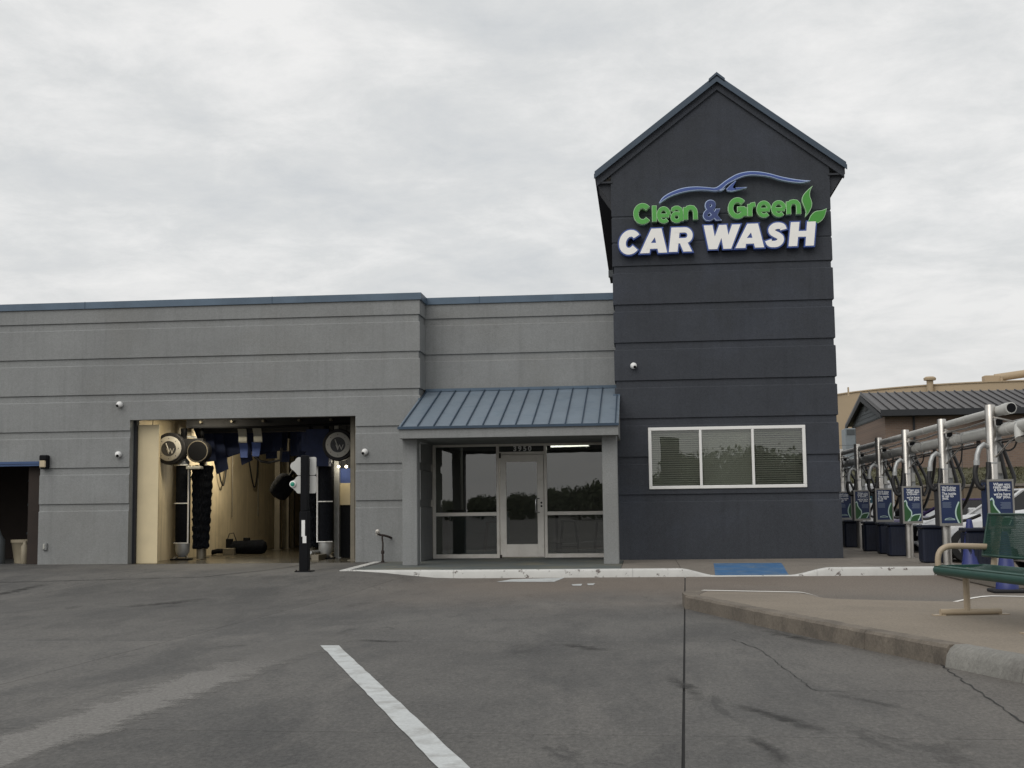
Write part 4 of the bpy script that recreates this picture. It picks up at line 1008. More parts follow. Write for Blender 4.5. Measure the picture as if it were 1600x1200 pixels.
# stand pipe with valve
t = thing('stand_pipe', 'rusty stand pipe with valve at the wall beside the canopy column', 'valve', (-5.16, WY-0.2, SW))
zx = -5.16; yy = WY-0.22
MB().tube([(zx, yy, SW-0.01), (zx, yy, SW+0.22), (zx+0.005, yy, SW+0.36), (zx-0.01, yy, SW+0.48), (zx, yy, SW+0.54)], [0.022, 0.018, 0.016, 0.016, 0.018], 12).build('riser', 'rust', t, smooth=True)
MB().lathe([(0.03, 0), (0.034, 0.02), (0.034, 0.05), (0.028, 0.07)], (zx, yy, SW+0.16), 'Z', 12).build('coupling', 'rust', t)
MB().lathe([(0.034, 0), (0.034, 0.03)], (zx, yy, SW-0.002), 'Z', 12).build('flange', 'rust', t)
MB().tube([(zx+0.13, yy+0.24, SW+0.47), (zx+0.10, yy+0.05, SW+0.50), (zx+0.03, yy, SW+0.525), (zx-0.05, yy-0.01, SW+0.535), (zx-0.09, yy-0.01, SW+0.56), (zx-0.10, yy-0.015, SW+0.60)], 0.022, 12).build('arm', 'rust', t, smooth=True)
MB().lathe([(0.02, 0), (0.045, 0.012), (0.045, 0.03), (0.02, 0.042)], (zx-0.09, yy-0.03, SW+0.60), 'Y', 16).build('hand_wheel', 'brass', t)
MB().tube([(zx-0.115, yy-0.01, SW+0.53), (zx-0.10, yy-0.01, SW+0.63)], 0.026, 12).build('valve_body', 'brass', t, smooth=True)
# flood light on the tower side
t = thing('flood_light', 'small flood light on the side of the slate tower above the low roof', 'lamp', (XT0, 29.2, 6.55))
MB().bbox(XT0-0.17, XT0-0.04, 29.1, 29.2, 6.42, 6.58, 0.01).build('head', 'grey_plastic', t); MB().box(XT0-0.05, XT0+0.005, 29.12, 29.18, 6.48, 6.53).build('bracket', 'black', t)

# ================================================================== start signal before the bay
p = Vector((-5.79, 21.62, 0.12)); gzp = gz(p.x, p.y)
t = thing('entry_signal', 'black post with two white cloud shaped signal panels in front of the wash bay', 'signal', (p.x, p.y, gzp))
MB().bbox(p.x-0.078, p.x+0.078, p.y-0.07, p.y+0.09, gzp+0.01, 1.15, 0.012).build('post', 'black', t)
MB().bbox(p.x-0.062, p.x+0.062, p.y-0.06, p.y+0.08, 1.15, 2.11, 0.012).build('upper_post', 'black', t)
MB().bbox(p.x-0.14, p.x+0.14, p.y-0.13, p.y+0.15, gzp-0.01, gzp+0.018, 0.004).build('base_plate', 'black', t)
for sx in (-0.115, 0.115): MB().lathe([(0.014, 0), (0.014, 0.025)], (p.x+sx, p.y-0.10, gzp+0.015), 'Z', 8).build('bolt', 'rust', t)
a0 = atY(468, 815, p.y-0.08); 
MB().box(p.x-0.035, p.x+0.025, p.y-0.0745, p.y-0.069, 0.72, 1.0).build('label_strip', 'white', t)
MB().box(p.x-0.015, p.x+0.05, p.y-0.0755, p.y-0.0695, 0.61, 0.73).build('label_strip', 'white', t)
def cloud(z0, z1, flip):
    h = z1-z0; zc = (z0+z1)/2; L_ = []
    def bump(cx, cz, r, a0, a1, n=9): return [(cx + r*math.cos(R(a0+(a1-a0)*i/n)), cz + r*math.sin(R(a0+(a1-a0)*i/n))) for i in range(n+1)]
    pts = bump(p.x-0.21, zc+0.005, 0.075, 250, 105) + bump(p.x-0.125, z1-0.075, 0.075, 165, 60)
    pts += bump(p.x+0.135, z1-0.035, 0.035, 90, 0, 5) + bump(p.x+0.135, z0+0.035, 0.035, 0, -90, 5) + bump(p.x-0.135, z0+0.045, 0.045, 270, 190, 6)
    return pts[::-1]
cl1 = MB().prism(cloud(1.772, 2.085, 0), p.y+0.10, p.y+0.14).build('cloud_panel', 'cloudpanel', t)
cl2 = MB().prism(cloud(1.458, 1.762, 0), p.y+0.10, p.y+0.14).build('cloud_panel', 'cloudpanel', t)
MB().box(p.x-0.06, p.x+0.06, p.y+0.07, p.y+0.105, 1.5, 2.05).build('panel_bracket', 'black', t)
gl_ = MB().lathe([(0.055, 0), (0.055, 0.03), (0.042, 0.035)], (p.x-0.235, p.y+0.10, 1.62), 'Y', 24).build('lamp_ring', 'signwhite', t); MB().lathe([(0.04, 0.0), (0.038, 0.012), (0.02, 0.02)], (p.x-0.235, p.y+0.068, 1.62), 'Y', 24).build('green_lens', 'signal_green', gl_, smooth=True)

# ================================================================== wash bay equipment
FZ = 0.125
def pt(px, py, Y): return atY(px, py, Y)
def emblem_disc(par, c, r):
    """round hub cover facing the entrance with a bold mark on a dark centre"""
    MB().lathe([(r*1.28, -0.16), (r*1.30, -0.03), (r*1.22, 0.0)], c, 'Y', 36).build('hub_housing', 'black_rub', par, smooth=True)
    o = MB().lathe([(r, 0.0), (r, 0.03), (r*0.96, 0.036)], c, 'Y', 40).build('emblem_ring', 'ring', par, smooth=True)
    MB().lathe([(r*0.62, 0.03), (r*0.61, 0.041)], c, 'Y', 32).build('emblem_face', 'emblem', o)
    wv = MB(); text_mb(wv, 'W', c[0]+r*0.14, c[1]-0.045, c[2]-r*0.42, r*0.62, 0.0, 'C', 0.004)
    wv.tube([(c[0]-r*0.22, c[1]-0.045, c[2]+r*0.42), (c[0]+r*0.05, c[1]-0.045, c[2]-r*0.3)], r*0.045, 6)
    wv.build('emblem_mark', 'ring', o, recalc=False)
    for k in range(8):
        a = math.pi*k/4 + math.pi/2; MB().lathe([(r*0.035, 0.03), (r*0.035, 0.042)], (c[0]+r*0.82*math.cos(a), c[1], c[2]+r*0.82*math.sin(a)), 'Y', 8).build('bolt', 'emblem', o)
def fin_brush(cx, cy, z0, z1, r, seed, lean=0.0):
    """tall wrap brush of foam fins: wavy star section twisting up the shaft"""
    rr = random.Random(seed); b = MB(); n = 48; rows = 44
    for j in range(rows+1):
        f = j/rows; z = z0 + (z1-z0)*f; rj = r*(0.80 + 0.28*f + 0.05*math.sin(f*60))
        for k in range(n):
            a = 2*math.pi*k/n; q = rj*(0.78 + 0.22*abs(math.sin(a*9 + f*16))) + rr.uniform(-.008, .008)
            b.v.append((cx + lean*f + q*math.cos(a), cy + q*math.sin(a), z + 0.02*math.sin(a*5+f*30)))
    for j in range(rows):
        for k in range(n): b.f.append((j*n+k, j*n+(k+1) % n, (j+1)*n+(k+1) % n, (j+1)*n+k))
    b.f.append(tuple(range(n-1, -1, -1))); b.f.append(tuple(rows*n+k for k in range(n))); return b
def wrap_unit(side, Y, xs_, label):
    s = 1 if side == 'L' else -1
    c0 = pt(xs_[0], 790, Y).x; c1 = pt(xs_[1], 790, Y).x; cx = (c0+c1)/2
    t = thing('wrap_brush', label, 'brush machine', (cx, Y, FZ))
    zt, zb = pt(300, 727, Y).z, pt(300, 849, Y).z
    hw = (c1-c0)/2
    MB().lathe([(hw*0.95, 0), (hw, 0.02), (hw, zt-zb-0.02), (hw*0.95, zt-zb)], (cx, Y, zb), 'Z', 28).build('padded_roll', 'brush', t, smooth=True)
    fr = MB(); fx = c1 if s > 0 else c0
    e = hw + 0.02
    fr.tube([(cx-s*e*0.9, Y-e*0.55, zt), (cx-s*e*0.2, Y-e*1.02, zt+0.004), (fx+s*0.0, Y-e*0.7, zt)], 0.014, 8)
    MBf = fr.build('frame_bar', 'white', t)
    MB().tube([(fx, Y-hw*0.75, zt), (fx, Y-hw*0.75, zb)], 0.018, 10).build('frame_bar', 'white', t)
    for z in ((zt+zb)/2+0.02, zb+0.01): MB().tube([(cx-s*e*0.9, Y-e*0.5, z), (cx-s*e*0.2, Y-e*1.03, z), (fx, Y-hw*0.75, z)], 0.012, 8).build('frame_bar', 'white', t)
    MB().lathe([(hw*0.75, -0.02), (hw*0.8, 0.0), (hw*0.8, 0.08), (hw*0.55, 0.14)], (cx, Y, zt), 'Z', 24).build('top_bearing', 'galv', t, smooth=True)
    MB().lathe([(hw*0.5, 0), (hw*0.95, 0.12), (hw*1.0, 0.26), (hw*1.02, 0.30)], (cx, Y, zb-0.30), 'Z', 24).build('bottom_bearing', 'galv', t, smooth=True)
    MB().prismz([(cx-0.2, Y-0.2), (cx+0.2, Y-0.2), (cx+0.15, Y+0.25), (cx-0.15, Y+0.25)], FZ-0.002, FZ+0.03).build('foot_plate', 'black', t)
    for dx in (-0.13, 0.13): MB().tube([(cx+dx*1.3, Y-0.1, FZ+0.02), (cx+dx*0.6, Y, zb-0.26)], 0.03, 8).build('leg', 'tan_frame', t)
    MB().tube([(cx, Y, zt+0.1), (cx, Y, 3.0)], 0.07, 12).build('shaft', 'black', t)
    fc = cx + s*(hw + 0.21)
    fin_brush(fc, Y+0.12, FZ+0.25, zt-0.02, 0.22, 3 if s > 0 else 5, s*0.02).build('foam_brush', 'brush', t)
    MB().tube([(fc, Y+0.12, FZ+0.02), (fc, Y+0.12, FZ+0.3)], 0.09, 12).build('brush_base', 'tan_frame', t)
    MB().tube([(fc, Y+0.12, zt-0.05), (fc, Y+0.12, 3.1)], 0.05, 10).build('shaft', 'black', t)
    return t, cx, fc, zt
YW = 27.3
tL, cxl, fcl, ztl = wrap_unit('L', YW, (275, 297), 'black wrap brush with round emblem hub beside the cream wall')
h = pt(264.5, 701, YW-0.35); emblem_disc(tL, (h.x, YW-0.35, h.z), 0.27)
MB().box(h.x-0.1, cxl+0.5, YW-0.2, YW-0.02, h.z-0.12, h.z+0.22).build('arm', 'black_rub', tL)
h2 = pt(309, 705, YW-0.2); MB().lathe([(0.25, -0.2), (0.25, 0.0), (0.235, 0.015), (0.1, 0.015)], (h2.x, YW-0.2, h2.z), 'Y', 32).build('drive_drum', 'black_rub', tL, smooth=True)
MB().lathe([(0.23, 0.012), (0.23, 0.022), (0.215, 0.022), (0.215, 0.0225), (0.05, 0.0225)][:3] + [(0.215, 0.016)], (h2.x, YW-0.2, h2.z), 'Y', 32).build('drum_rim', 'tan_frame', tL); MB().lathe([(0.214, 0.0), (0.214, 0.026)], (h2.x, YW-0.2, h2.z), 'Y', 32).build('drum_face', 'black', tL)
q = pt(308, 731, YW-0.15); MB().bbox(q.x-0.2, q.x+0.13, YW-0.3, YW-0.1, q.z-0.03, q.z+0.03, 0.01).build('light_bar', 'grey_cloth', tL)
tR, cxr, fcr, ztr = wrap_unit('R', YW, (498, 521), 'black wrap brush with round emblem hub behind the signal post')
h = pt(528.5, 695, YW-0.35); emblem_disc(tR, (h.x, YW-0.35, h.z), 0.27)
MB().box(cxr-0.5, h.x+0.1, YW-0.2, YW-0.02, h.z-0.12, h.z+0.3).build('arm', 'navy_cloth', tR)
MB().box(h.x-0.72, h.x-0.22, YW-0.3, YW-0.05, h.z-0.45, h.z+0.35).build('cloth_shroud', 'navy_cloth', tR)
# bay frame posts
def bay_post(px0, px1, Y, label, m='tan_frame', z1=3.345):
    a, c = pt(px0, 780, Y).x, pt(px1, 780, Y).x
    t = thing('frame_post', label, 'post', ((a+c)/2, Y, FZ), 'equipment frame posts in the wash bay')
    MB().box(a, c, Y-0.06, Y+0.06, FZ-0.005, z1).build('upright', m, t); MB().box(a-0.05, c+0.05, Y-0.11, Y+0.11, FZ-0.006, FZ+0.02).build('foot', m, t)
bay_post(523, 531, 27.75, 'galvanised frame post right of the emblem wrap brush', 'galv')
bay_post(548.5, 555, 26.2, 'weathered frame post at the right jamb of the wash bay')
bay_post(430, 438, 34, 'weathered frame post at the end of the cream wall')
bay_post(442, 452, 35, 'second weathered frame post past the cream wall')
bay_post(455, 460, 36, 'third thin frame post past the cream wall')
bay_post(316, 322, 28.6, 'brown frame post behind the left wrap brush')
# overhead gantry with hanging cloth curtains
t = thing('cloth_gantry', 'overhead gantry with hanging blue and grey wash cloths', 'gantry', (-8.1, 28.5, 3.2))
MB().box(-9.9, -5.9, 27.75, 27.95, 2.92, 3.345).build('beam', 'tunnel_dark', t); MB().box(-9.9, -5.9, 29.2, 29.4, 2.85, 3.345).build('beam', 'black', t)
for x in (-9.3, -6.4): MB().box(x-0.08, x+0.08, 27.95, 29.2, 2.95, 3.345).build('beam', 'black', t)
def cloth(pxs, Y, m, nm='cloth', th=0.03):
    """hanging strip given by its four corners in the photograph on plane Y"""
    P = [pt(x, y, Y) for x, y in pxs]; b = MB(); rows = 8
    for j in range(rows+1):
        f = j/rows; a = P[0].lerp(P[3], f); c = P[1].lerp(P[2], f); w_ = 0.025*math.sin(f*4.0)
        for q in (a, c):
            for d in (0, th): b.v.append((q.x, Y + d + w_, q.z))
    for j in range(rows):
        o = 4*j; n = 4*(j+1)
        b.f += [(o, o+2, n+2, n), (o+1, n+1, n+3, o+3), (o, n, n+1, o+1), (o+2, o+3, n+3, n+2)]
    b.f += [(0, 1, 3, 2), (4*rows, 4*rows+2, 4*rows+3, 4*rows+1)]
    return b.build(nm, m, t)
cloth(((322, 672), (346, 672), (357, 733), (339, 741)), 28.1, 'navy_cloth'); cloth(((346, 655), (372, 655), (376, 708), (352, 716)), 28.3, 'navy_cloth')
cloth(((366, 668), (382, 668), (395, 719), (378, 727)), 28.2, 'navy_cloth')
for a, c in (((371, 670), (384, 692)), ((394, 668), (408, 691))):
    cloth(((a[0], a[1]), (a[0]+13, a[1]), (c[0]+2, c[1]), (c[0]-11, c[1])), 27.7, 'grey_cloth')
cloth(((373, 692), (386, 692), (387, 715), (376, 715)), 27.72, 'blue_cloth'); cloth(((393, 691), (407, 691), (405, 713), (394, 713)), 27.72, 'blue_cloth')
cloth(((410, 655), (450, 655), (448, 704), (412, 706)), 28.6, 'navy_cloth'); cloth(((438, 705), (452, 705), (452, 722), (438, 722)), 28.7, 'navy_cloth')
cloth(((300, 665), (330, 660), (338, 720), (322, 722)), 27.9, 'navy_cloth'); cloth(((468, 660), (505, 655), (492, 740), (466, 745)), 28.0, 'navy_cloth')
for k, (xa, yb, Yc) in enumerate(((330, 702, 28.5), (342, 712, 28.9), (357, 700, 28.7), (384, 705, 29.0), (400, 708, 28.8), (414, 716, 29.1), (424, 702, 28.4), (452, 712, 28.6), (462, 730, 28.2), (476, 722, 27.9))):
    cloth(((xa, 652), (xa+15, 652), (xa+17+k % 3, yb), (xa+2, yb+4-(k % 2)*3)), Yc, 'navy_cloth')
MB().box(-9.95, -5.85, 27.2, 27.3, 3.0, 3.34).build('beam', 'tunnel_dark', t)
for x in (-9.6, -8.9, -8.2, -7.4, -6.7): MB().tube([(x, 27.1, 3.12), (x+0.25, 30.0, 3.1)], 0.03, 8).build('spray_pipe', 'tan_frame', t)
MB().tube([(-9.8, 27.0, 3.0), (-8.0, 27.05, 2.98), (-5.95, 27.0, 3.02)], 0.028, 8).build('spray_pipe', 'black', t)
for x, y in ((353, 655), (428, 650)):
    q = pt(x, y, 27.6); MB().lathe([(0.22, -0.12), (0.22, 0.0), (0.2, 0.02), (0.17, 0.02), (0.165, 0.0)], (q.x, 27.6, q.z+0.06), 'Y', 28).build('roller_end', 'emblem', t, smooth=True)
MB().tube([tuple(pt(398, 714, 28.0)), tuple(pt(408, 721, 28.0)), tuple(pt(420, 722.5, 28.0)), tuple(pt(438, 719, 28.0)), tuple(pt(440, 700, 28.0))], 0.03, 8).build('hose', 'hose', t, smooth=True)
# side brush seen against the wall frames
c = pt(442, 760, 29.5); t = thing('side_brush', 'tilted black side brush hanging in front of the frame posts', 'brush machine', (c.x, 29.5, c.z))
b = MB(); ax = Vector((0.42, 0.0, 0.62)).normalized()
b.tube([tuple(c-ax*0.30), tuple(c-ax*0.24), tuple(c-ax*0.1), tuple(c+ax*0.1), tuple(c+ax*0.24), tuple(c+ax*0.30)], [0.12, 0.22, 0.25, 0.25, 0.2, 0.10], 24); b.build('roll', 'brush', t, smooth=True)
MB().tube([tuple(c+ax*0.28), tuple(c+ax*0.9), (c.x+0.55, 29.5, 3.2)], 0.04, 10).build('arm', 'black', t)
# floor blower drum
YB = 30.5; a, c = pt(362, 868, YB), pt(415, 866, YB); zc = FZ+0.17
t = thing('rocker_brush', 'long black rocker brush lying on the bay floor', 'brush machine', ((a.x+c.x)/2, YB, FZ))
MB().tube([(a.x, YB, zc), (a.x+0.06, YB, zc), (c.x-0.1, YB, zc+0.01), (c.x-0.02, YB, zc), (c.x+0.02, YB, zc)], [0.12, 0.16, 0.175, 0.14, 0.06], 20).build('drum', 'brush', t, smooth=True)
MB().bbox(a.x-0.14, a.x+0.14, YB-0.26, YB-0.05, FZ-0.003, FZ+0.16, 0.01).build('end_bracket', 'tan_frame', t)
MB().bbox(a.x-0.12, a.x+0.02, YB-0.1, YB+0.05, FZ+0.14, FZ+0.38, 0.01).build('motor', 'black', t)
MB().tube([(a.x-0.09, YB-0.05, FZ+0.36), (a.x-0.05, YB-0.05, FZ+0.5), (a.x+0.06, YB-0.05, FZ+0.52), (a.x+0.13, YB-0.02, FZ+0.3)], 0.012, 8).build('hose', 'hose', t, smooth=True)
MB().bbox((a.x+c.x)/2-0.12, (a.x+c.x)/2+0.02, YB-0.06, YB+0.06, zc+0.16, zc+0.235, 0.008).build('cap', 'black', t)
MB().tube([(a.x-0.5, YB-0.1, FZ+0.05), (a.x-0.3, YB-0.15, FZ+0.09), (a.x-0.1, YB-0.1, FZ+0.09)], 0.06, 10).build('feed_pipe', 'black', t, smooth=True)
# conveyor rail
t = thing('guide_rail', 'low steel wheel guide rail running into the wash bay', 'rail', (-7.7, 32, FZ))
MB().box(-6.95, -6.8, 26.5, 38, FZ-0.003, FZ+0.11).build('rail', 'tan_frame', t); MB().tube([(-7.0, 26.6, FZ+0.16), (-7.0, 38, FZ+0.16)], 0.035, 8).build('rail_tube', 'galv', t)
for y in (27, 29, 31, 33): MB().box(-7.03, -6.97, y, y+0.06, FZ-0.003, FZ+0.15).build('rail_stand', 'tan_frame', t)
# control cabinets at the right
t = thing('control_cabinet', 'black cabinet with blue top and beige panel at the right of the wash bay', 'cabinet', (-6.1, 27.9, FZ))
a, c = pt(529, 800, 27.9).x, pt(549, 800, 27.9).x
MB().box(a, c, 27.8, 28.2, FZ-0.003, pt(540, 789, 27.9).z).build('cabinet', 'black', t)
MB().box(a-0.03, c, 27.78, 28.2, pt(540, 789, 27.9).z, pt(540, 755, 27.9).z).build('beige_panel', 'cream_clean', t)
MB().box(a, c, 27.8, 28.2, pt(540, 755, 27.9).z, pt(540, 732, 27.9).z).build('blue_top', 'blue_cloth', t)
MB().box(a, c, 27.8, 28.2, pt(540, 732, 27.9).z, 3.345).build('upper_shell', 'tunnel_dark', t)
MB().tube([tuple(pt(205, 690, 25.75)), tuple(pt(222, 686, 25.73)), tuple(pt(238, 672, 25.75)), (pt(240, 668, 25.75).x, 25.75, 3.34)], 0.008, 6).build('cable', 'black', tag(thing('loose_cable', 'thin cable sagging across the cream panel', 'cable', tuple(pt(222, 686, 25.75)))))
# hoses and conduit along the bay wall
rh = random.Random(12)
t = thing('wall_conduit', 'grey conduit and looping hoses fixed along the cream bay wall', 'pipework', (-10.4, 31, 2.0))
for z in (2.75, 2.9): MB().tube([(-10.40, 27.4, z), (-10.40, 40.4, z)], 0.022, 8).build('conduit', 'galv', t)
for y in (29.6, 31.8, 34.0, 36.5): MB().tube([(-10.40, y, 2.92), (-10.40, y, 0.5+rh.random()*.8)], 0.016, 8).build('drop_pipe', 'tan_frame', t)
for y in (30.4, 33.0): MB().tube([tuple(q) for q in resample([(-10.38, y, 2.75), (-10.34, y+0.2, 2.1), (-10.33, y+0.45, 1.8), (-10.34, y+0.7, 2.15), (-10.38, y+0.9, 2.75)], 16)], 0.02, 8).build('hose', 'hose', t, smooth=True)
# bay lamps
def bay_lamp(px, py, Y, label, watts, r=0.05, col=(1.0, 0.89, 0.68), wide=1.0):
    q = pt(px, py, Y); t = thing('bay_lamp', label, 'lamp', tuple(q), 'lit lamps in the wash bay')
    MB().lathe([(r*0.5, -r*0.8), (r, -r*0.5), (r, r*0.3), (r*0.6, r*0.7)], (q.x, Y, q.z), 'Y', 16).build('bulb', 'lampwarm', t, smooth=True)
    MB().lathe([(r*1.15, 0), (r*1.2, 0.05)], (q.x, Y+r*0.8+0.05, q.z), 'Y', 16).build('holder', 'black', t)
    MB().tube([(q.x, Y+0.05, q.z+r), (q.x, Y+0.05, 3.36)], 0.012, 6).build('stem', 'black', t)
    if watts:
        ld = bpy.data.lights.new('bay_light', 'POINT'); ld.energy = watts; ld.color = col; ld.shadow_soft_size = 0.12
        lo = bpy.data.objects.new('bay_light', ld); C.objects.link(lo); lo.location = (q.x, Y-0.18, q.z); lo.parent = t; lo.matrix_parent_inverse = pinv(t)
bay_lamp(279, 674, 29.0, 'round lit lamp above the emblem hub by the cream wall', 26)
bay_lamp(292, 677, 29.3, 'lit double lamp beside the round lamp by the cream wall', 26, 0.045)
bay_lamp(393, 693, 30.0, 'small lit lamp between the hanging cloths', 150, 0.035)
bay_lamp(484.5, 713.5, 28.6, 'small lit lamp behind the signal panels', 0, 0.03)
bay_lamp(529, 729, 27.6, 'lit lamp left of the pair beneath the right emblem hub', 4, 0.028); bay_lamp(541, 729, 27.6, 'lit lamp right of the pair beneath the right emblem hub', 4, 0.028)
bay_lamp(464, 772, 38.5, 'low lit lamp deep in the wash bay', 160, 0.09)
# added lamp, kept out of view above the opening, to brighten the clean end panel
q = (-9.4, 26.6, 3.25)
t = thing('bay_lamp', 'added strip lamp hidden under the ceiling inside the bay entrance', 'lamp', q)
MB().bbox(-9.9, -8.9, 26.55, 26.65, 3.22, 3.28, 0.01).build('strip', 'lampwarm', t); MB().bbox(-9.95, -8.85, 26.5, 26.7, 3.275, 3.355, 0.01).build('housing', 'black', t)
ld = bpy.data.lights.new('bay_light', 'AREA'); ld.shape = 'RECTANGLE'; ld.size = 1.0; ld.size_y = 0.1; ld.energy = 22; ld.color = (1.0, 0.89, 0.68)
lo = bpy.data.objects.new('bay_light', ld); C.objects.link(lo); lo.location = (-9.4, 26.6, 3.21); lo.parent = t; lo.matrix_parent_inverse = pinv(t)

# ================================================================== store room at the left
def stuff(name, label, cat, loc): return thing(name, label, cat, loc)
t = stuff('storage_tub', 'beige tub on the store room floor', 'tub', (-13.1, 26.3, 0.126))
MB().lathe([(0.24, 0), (0.30, 0.42), (0.32, 0.44), (0.32, 0.50), (0.28, 0.5)], (-13.1, 26.3, 0.123), 'Z', 24).build('tub', 'beige_plastic', t, smooth=True)
t = stuff('bottle', 'beige plastic bottle standing before the tub', 'bottle', (-12.95, 25.93, 0.126)); MB().lathe([(0.07, 0), (0.08, 0.02), (0.08, 0.36), (0.04, 0.42), (0.035, 0.47)], (-12.95, 25.93, 0.123), 'Z', 18).build('body', 'beige_plastic', t, smooth=True)
t = stuff('canister', 'pale blue canister at the edge of the store door', 'canister', (-13.6, 26.0, 0.126))
MB().lathe([(0.17, 0), (0.18, 0.03), (0.18, 0.5), (0.1, 0.62), (0.06, 0.75)], (-13.62, 26.0, 0.123), 'Z', 20).build('body', 'grey_plastic', t, smooth=True)
t = stuff('pump_rack', 'dark teal pump rack against the store room wall', 'rack', (-13.4, 28.6, 0.126))
for x in (-14.0, -12.9): MB().box(x-0.04, x+0.04, 28.4, 28.6, 0.124, 2.3).build('upright', 'teal_dark', t)
for z in (0.7, 1.35, 1.9): MB().box(-14.05, -12.85, 28.2, 28.7, z, z+0.05).build('shelf', 'teal_dark', t)
MB().lathe([(0.2, 0), (0.2, 0.35), (0.1, 0.42)], (-13.35, 28.4, 1.40), 'Z', 20).build('pump', 'teal_dark', t, smooth=True); MB().bbox(-13.75, -13.0, 28.25, 28.5, 0.75, 1.2, 0.02).build('motor', 'cabinet', t)
MB().tube([(-13.35, 28.3, 1.8), (-13.3, 28.25, 2.0), (-13.1, 28.3, 2.1), (-13.0, 28.4, 2.5)], 0.04, 8).build('pipe', 'galv', t, smooth=True)

# ================================================================== inside the shop
def stool(x, y, label):
    t = thing('bar_stool', label, 'stool', (x, y, SW), 'black stools behind the shop glass'); h = 0.72
    MB().bbox(x-0.16, x+0.16, y-0.16, y+0.16, SW+h, SW+h+0.04, 0.015).build('seat', 'black', t)
    for sx in (-1, 1):
        for sy in (-1, 1): MB().tube([(x+sx*0.21, y+sy*0.21, SW-0.003), (x+sx*0.13, y+sy*0.13, SW+h+0.01)], 0.018, 8).build('leg', 'black', t)
    for sy in (-1, 1): MB().tube([(x-0.19, y+sy*0.19, SW+0.2), (x+0.19, y+sy*0.19, SW+0.2)], 0.01, 6).build('foot_rail', 'black', t)
stool(-1.60, 27.7, 'black metal bar stool behind the right shop pane, beside the door'); stool(-0.86, 27.7, 'black metal bar stool behind the right shop pane, beside the canopy column')
stool(-3.25, 27.8, 'black metal bar stool behind the left shop pane')
t = thing('counter', 'dark counter inside the shop behind the left pane', 'counter', (-3.9, 29.2, SW)); MB().bbox(-4.4, -3.1, 29.0, 29.6, SW-0.003, 1.1, 0.01).build('body', 'teal_dark', t); MB().bbox(-4.45, -3.05, 28.95, 29.65, 1.1, 1.14, 0.008).build('top', 'black', t)
t = thing('bar_ledge', 'narrow dark ledge table inside the right pane', 'table', (-1.2, 27.3, SW)); MB().bbox(-2.0, -0.5, 28.1, 28.45, 1.02, 1.06, 0.008).build('top', 'black', t)
for x in (-1.9, -0.6): MB().box(x-0.03, x+0.03, 28.2, 28.3, SW-0.003, 1.02).build('leg', 'black', t)
ld = bpy.data.lights.new('shop_light', 'AREA'); ld.shape = 'RECTANGLE'; ld.size = 0.9; ld.size_y = 0.08; ld.energy = 45; ld.color = (1.0, 0.95, 0.85)
q = pt(890, 697, 28.2)
t = thing('ceiling_light', 'lit fluorescent tube behind the right shop pane', 'light', (q.x, 28.2, q.z))
MB().tube([(q.x-0.42, 28.2, q.z), (q.x+0.42, 28.2, q.z+0.012)], 0.022, 12).build('tube', 'tube', t, smooth=True); MB().bbox(q.x-0.45, q.x+0.45, 28.15, 28.25, q.z+0.02, 2.722, 0.006).build('housing', 'white', t)
lo = bpy.data.objects.new('shop_light', ld); C.objects.link(lo); lo.location = (q.x, 28.2, q.z-0.03); lo.parent = t; lo.matrix_parent_inverse = pinv(t)

# ================================================================== vacuum row
VX = 5.06
VY = [33.6, 31.0, 28.2, 25.35, 22.3, 19.25]
VZ = SW
def poster_shine(x0, x1, y, z0, z1, par):
    w_, h_ = x1-x0, z1-z0
    MB().box(x0, x1, y, y+0.006, z0, z1).build('poster_sheet', 'post_navy', par)
    tx = MB(); xl = x0+0.08*w_
    for txt, zf in (("We'll shine", .90), ("the outside.", .84), ("The inside", .74), ("is up to", .68), ("you.", .62)): text_mb(tx, txt, xl, y-0.002, z0+h_*zf, 0.062, 0.018, 'L', 0.001, w_*0.72)
    tx.build('poster_text', 'post_text', par, recalc=False)
    t2 = MB()
    for i in range(7): t2.box(xl, xl+w_*(0.46-0.05*(i % 3 == 1)), y-0.002, y-0.0005, z0+h_*(0.54-0.022*i), z0+h_*(0.549-0.022*i))
    t2.build('poster_small_print', 'post_text2', par)
    # green field at the right edge behind a pale wave
    n = 24; wave = [(x1 - w_*(0.10+0.16*math.sin(math.pi*(i/n)*1.05)), z0 + h_*0.56*i/n) for i in range(n+1)]
    strip([Vector(p) for p in wave], [Vector((x1-0.001, p[1])) for p in wave], y-0.002, y-0.0006).build('poster_leaf', 'post_green', par)
    ribbon2(wave, 0.022, y-0.0035, y-0.0022).build('poster_wave', 'post_pale', par)
    cc = MB(); cc.add(*(lambda m: (m.v, m.f))(ribbon2([(xl+w_*(0.1+0.5*i/12), z0+h_*(0.105+0.03*math.sin(math.pi*i/12))) for i in range(13)], 0.008, y-0.002, y-0.0006)))
    cc.box(xl+w_*0.08, xl+w_*0.62, y-0.002, y-0.0006, z0+h_*0.085, z0+h_*0.097); cc.build('poster_logo', 'post_pale', par)
